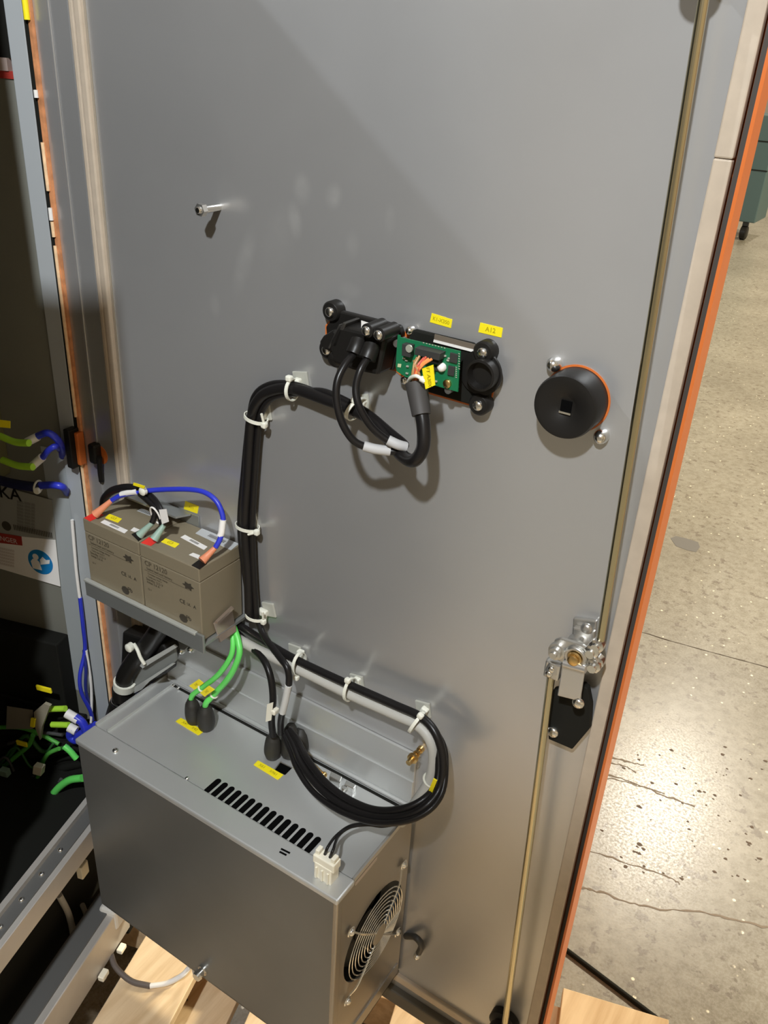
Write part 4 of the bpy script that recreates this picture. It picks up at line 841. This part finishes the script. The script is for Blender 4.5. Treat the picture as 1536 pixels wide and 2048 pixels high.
# ============================================================ LATCH AND RODS
rd = cable('latch_rod', 'upper yellow-zinc latch rod running up beside the door gasket', [D(1414, -40, .028), D(1407, 0, .028), D(1200, 1285, .028)], .0043, ROD, 'rod', n=14)
rd2 = cable('latch_rod', 'lower yellow-zinc latch rod running down to the black guide', [D(1104, 1338, .032), D(1060, 1680, .032), D(1008, 2060, .032)], .0046, ROD, 'rod', n=14)
for lab, pp in (('black rod guide at the bottom right of the door', D(1012, 2036, .001)), ('black rod guide near the top right of the door, above the frame', V((-.221, -.001, 1.775)))):
    g = thing('rod_guide', lab, 'guide', pp)
    obj('guide_base', lathe(BM(), pp, NY, [(0, .022), (.012, .022), (.016, .014), (.045, .012)], 24), BLK, g, True)
    obj('guide_head', lathe(BM(), pp+NY*.020, NY, [(0, .016), (.022, .016), (.024, .012)], 24), BLK, g, True)
la = thing('latch_mechanism', 'zinc rod latch mechanism with brass pivot beside the door gasket', 'latch', D(1150, 1400))
obj('base_bracket', prism(BM(), dq([(1150, 1232), (1197, 1238), (1190, 1320), (1145, 1310)], 0), NY*.006), SATIN, la, bevel=.0015)
obj('bracket_step', prism(BM(), dq([(1150, 1248), (1194, 1258), (1188, 1320), (1145, 1308)], .006), NY*.008), SATIN, la, bevel=.002)
screw('bracket_screw', D(1174, 1256, .013), NY, .0065, la, SATIN)
obj('pivot_barrel', lathe(BM(), D(1160, 1290, .012), NY, [(0, .015), (.012, .015), (.013, .012), (.022, .012)], 28), SATIN, la, True)
obj('crank_plate', prism(BM(), dq([(1112, 1276), (1124, 1272), (1168, 1286), (1190, 1300), (1200, 1322), (1190, 1334), (1158, 1328), (1128, 1322), (1106, 1310)], .030), NY*.005), SATIN, la, bevel=.0015)
obj('brass_pivot', lathe(BM(), D(1151, 1314, .034), NY, [(0, .0085), (.004, .0085), (.005, .0065), (.009, .0060), (.010, .004)], 24), BRASS, la, True)
obj('pivot_collar', ring(BM(), D(1151, 1314, .037), NX, NZ, .0105, .0105, .0028, 24), SATIN, la, True)
obj('left_bolt', lathe(BM(), D(1117, 1298, .034), NY, [(0, .0095), (.006, .0095), (.0065, .007), (.012, .007), (.0125, .004), (.016, .004)], 20), SATIN, la, True)
obj('left_clamp', lathe(BM(), D(1111, 1322, .030), (0, -.2, -1), [(0, .0100), (.012, .0100), (.013, .007)], 20), SATIN, la, True)
obj('clamp_block', obox(BM(), D(1108, 1336, .032), NX, NZ, NY, .018, .022, .014), SATIN, la, bevel=.002)
for a, b in ((1103, 1338), (1098, 1347)): screw('clamp_screw', D(a, b, .040), NY, .0042, la)
obj('flat_strap', prism(BM(), dq([(1127, 1324), (1172, 1336), (1163, 1392), (1150, 1396), (1117, 1388)], .034), NY*.004), mat('strap_zinc', (.62, .62, .62), .28, .85), la, bevel=.0012)
obj('strap_bend', tube(BM(), dpts([(1128, 1326, .038), (1172, 1338, .038)]), .0050, 10, sm=False), MATS['strap_zinc'], la, True)
for a, b, h in ((1198, 1286, .034), (1188, 1297, .036), (1198, 1318, .030), (1192, 1326, .036)):
    obj('right_nut', lathe(BM(), D(a, b, h-.008), NY, [(0, .008), (.008, .008), (.009, .005), (.014, .005)], 8), CHROME, la, True)
pd_ = obj('black_pad', prism(BM(), dq([(1112, 1372), (1172, 1362), (1181, 1370), (1187, 1402), (1184, 1450), (1150, 1490), (1103, 1470), (1100, 1440)], .006), NY*.009), BLKM, la, bevel=.001)
screw('pad_screw', D(1157, 1405, .034), NY, .0068, la); screw('pad_screw', D(1107, 1463, .015), NY, .0072, la)
obj('strap_tip', prism(BM(), dq([(1148, 1385), (1163, 1388), (1162, 1402), (1150, 1398)], .033), NY*.003), MATS['strap_zinc'], la)

# ============================================================ PALLET
pa = thing('wooden_pallet', 'pale wooden pallet of spaced boards under the cabinet and door', 'pallet', CB(0, .45, 0))
def uq(u0, u1, f0, f1, z0, z1):     # u runs against the cabinet depth
    return cbox(BM(), -u1, -u0, f0, f1, z0, z1)
for k, (u0, u1, f0) in enumerate([(.031, .160, -.05), (.285, .415, -.045), (.532, .665, -.05), (.826, 1.02, -.046), (-.22, -.09, -.05), (-.47, -.34, -.05), (-.72, -.59, -.05)]):
    obj('deck_board', uq(u0, u1, f0, 1.15, .119, .140), WOOD, pa, bevel=.0015)
for f in (-.02, .52, 1.05): obj('stringer', uq(-.74, 1.0, f, f+.09, .022, .119), WOOD, pa, bevel=.002)
for u0, u1 in ((-.72, -.59), (.10, .22), (.86, 1.0)): obj('bottom_board', uq(u0, u1, -.05, 1.15, 0, .022), WOOD, pa, bevel=.0015)
for i, (a, b, z) in enumerate(((372, 2005, .09), (354, 1997, .13), (205, 1949, .12))):
    o = obj('wood_chip', obox(BM(), T(a, b, .012), (1, .3, 0), (-.3, 1, 0), NZ, .016, .010, .022), WHITE, bevel=.003)
    o.location.z = 0; tag(o, ['white crumb on the floor between two pallet boards', 'pale crumb on the floor beside the first pallet board', 'pale crumb under the base rail'][i], 'crumb')
cable('earth_cable', 'dark cable loop lying over the pallet board to the box earth bolt', [T(222, 1910, .16), T(232, 1935, .155), T(262, 1962, .147), T(300, 1972, .147)], .0055, mat('cable_brown', (.12, .10, .09), .5))
cable('earth_cable', 'white end of the earth cable rising to the chrome bolt under the box', [T(300, 1972, .147), T(335, 1966, .15), T(365, 1950, .16), T(384, 1930, .18), V((D(404, 1940, -BY).x, BY-.012, D(404, 1940, -BY).z))], .0048, WHITE)
cable('pallet_strap', 'black strap stretched across the concrete behind the door', [T(1060, 1846, .004), T(1135, 1902, .004), T(1230, 1974, .004), T(1330, 2050, .004), T(1480, 2165, .004)], .0055, BLKM, 'strap')

# ============================================================ FAR CABINET ON CASTERS
tb = thing('tool_cabinet', 'dark teal cabinet on casters far behind the door at top right', 'tool cabinet', (-1.98, 9.6, 0))
e = T(1510, 447, .14); cn_ = onp(1509, 447, (0, 9.56, 0), V((0, 1, 0)))
xr = cn_.x; zb = cn_.z
obj('cabinet_body', box(BM(), xr-1.1, xr, 9.56, 10.1, zb, zb+1.05), TEALCAB, tb, bevel=.01)
obj('drawer_line', box(BM(), xr-1.1, xr+.002, 9.555, 9.56, zb+.52, zb+.53), BLKM, tb)
obj('drawer_line', box(BM(), xr-1.1, xr+.002, 9.555, 9.56, zb+.80, zb+.81), BLKM, tb)
for dx, dys in ((-.10, (.07,)), (-1.0, (.07, .45))):
    for dy in dys:
        w_ = obj('caster', lathe(BM(), (xr+dx-.035, 9.56+dy, .075), NX, [(0, .06), (.01, .075), (.06, .075), (.07, .06)], 24), BLK, tb, True)
        obj('caster_fork', box(BM(), xr+dx-.03, xr+dx+.03, 9.56+dy-.02, 9.56+dy+.02, .10, zb), CHIP, tb)

# ============================================================ ADDED SHADOW BLOCKER behind the viewpoint, darkens the low door
hp_ = thing('aisle_blocker', 'added dark block on a cable behind the viewpoint, shading the low door', 'hoist pendant', (-.03, -1.0, 1.96))
obj('blocker_body', box(BM(), -.125, .075, -1.05, -.95, 1.96, 2.17), BLK, hp_, bevel=.02)
obj('blocker_cable', tube(BM(), [(-.02, -1.0, 2.16), (-.01, -1.0, 3.0), (.03, -1.02, 6.0)], .008, 10), CABLE, hp_, True)
for k in range(3): obj('blocker_button', lathe(BM(), (-.025, -1.05, 2.01+.05*k), NY, [(0, .016), (.01, .016), (.013, .012)], 20), (GREEN, YEL, RED)[k], hp_, True)
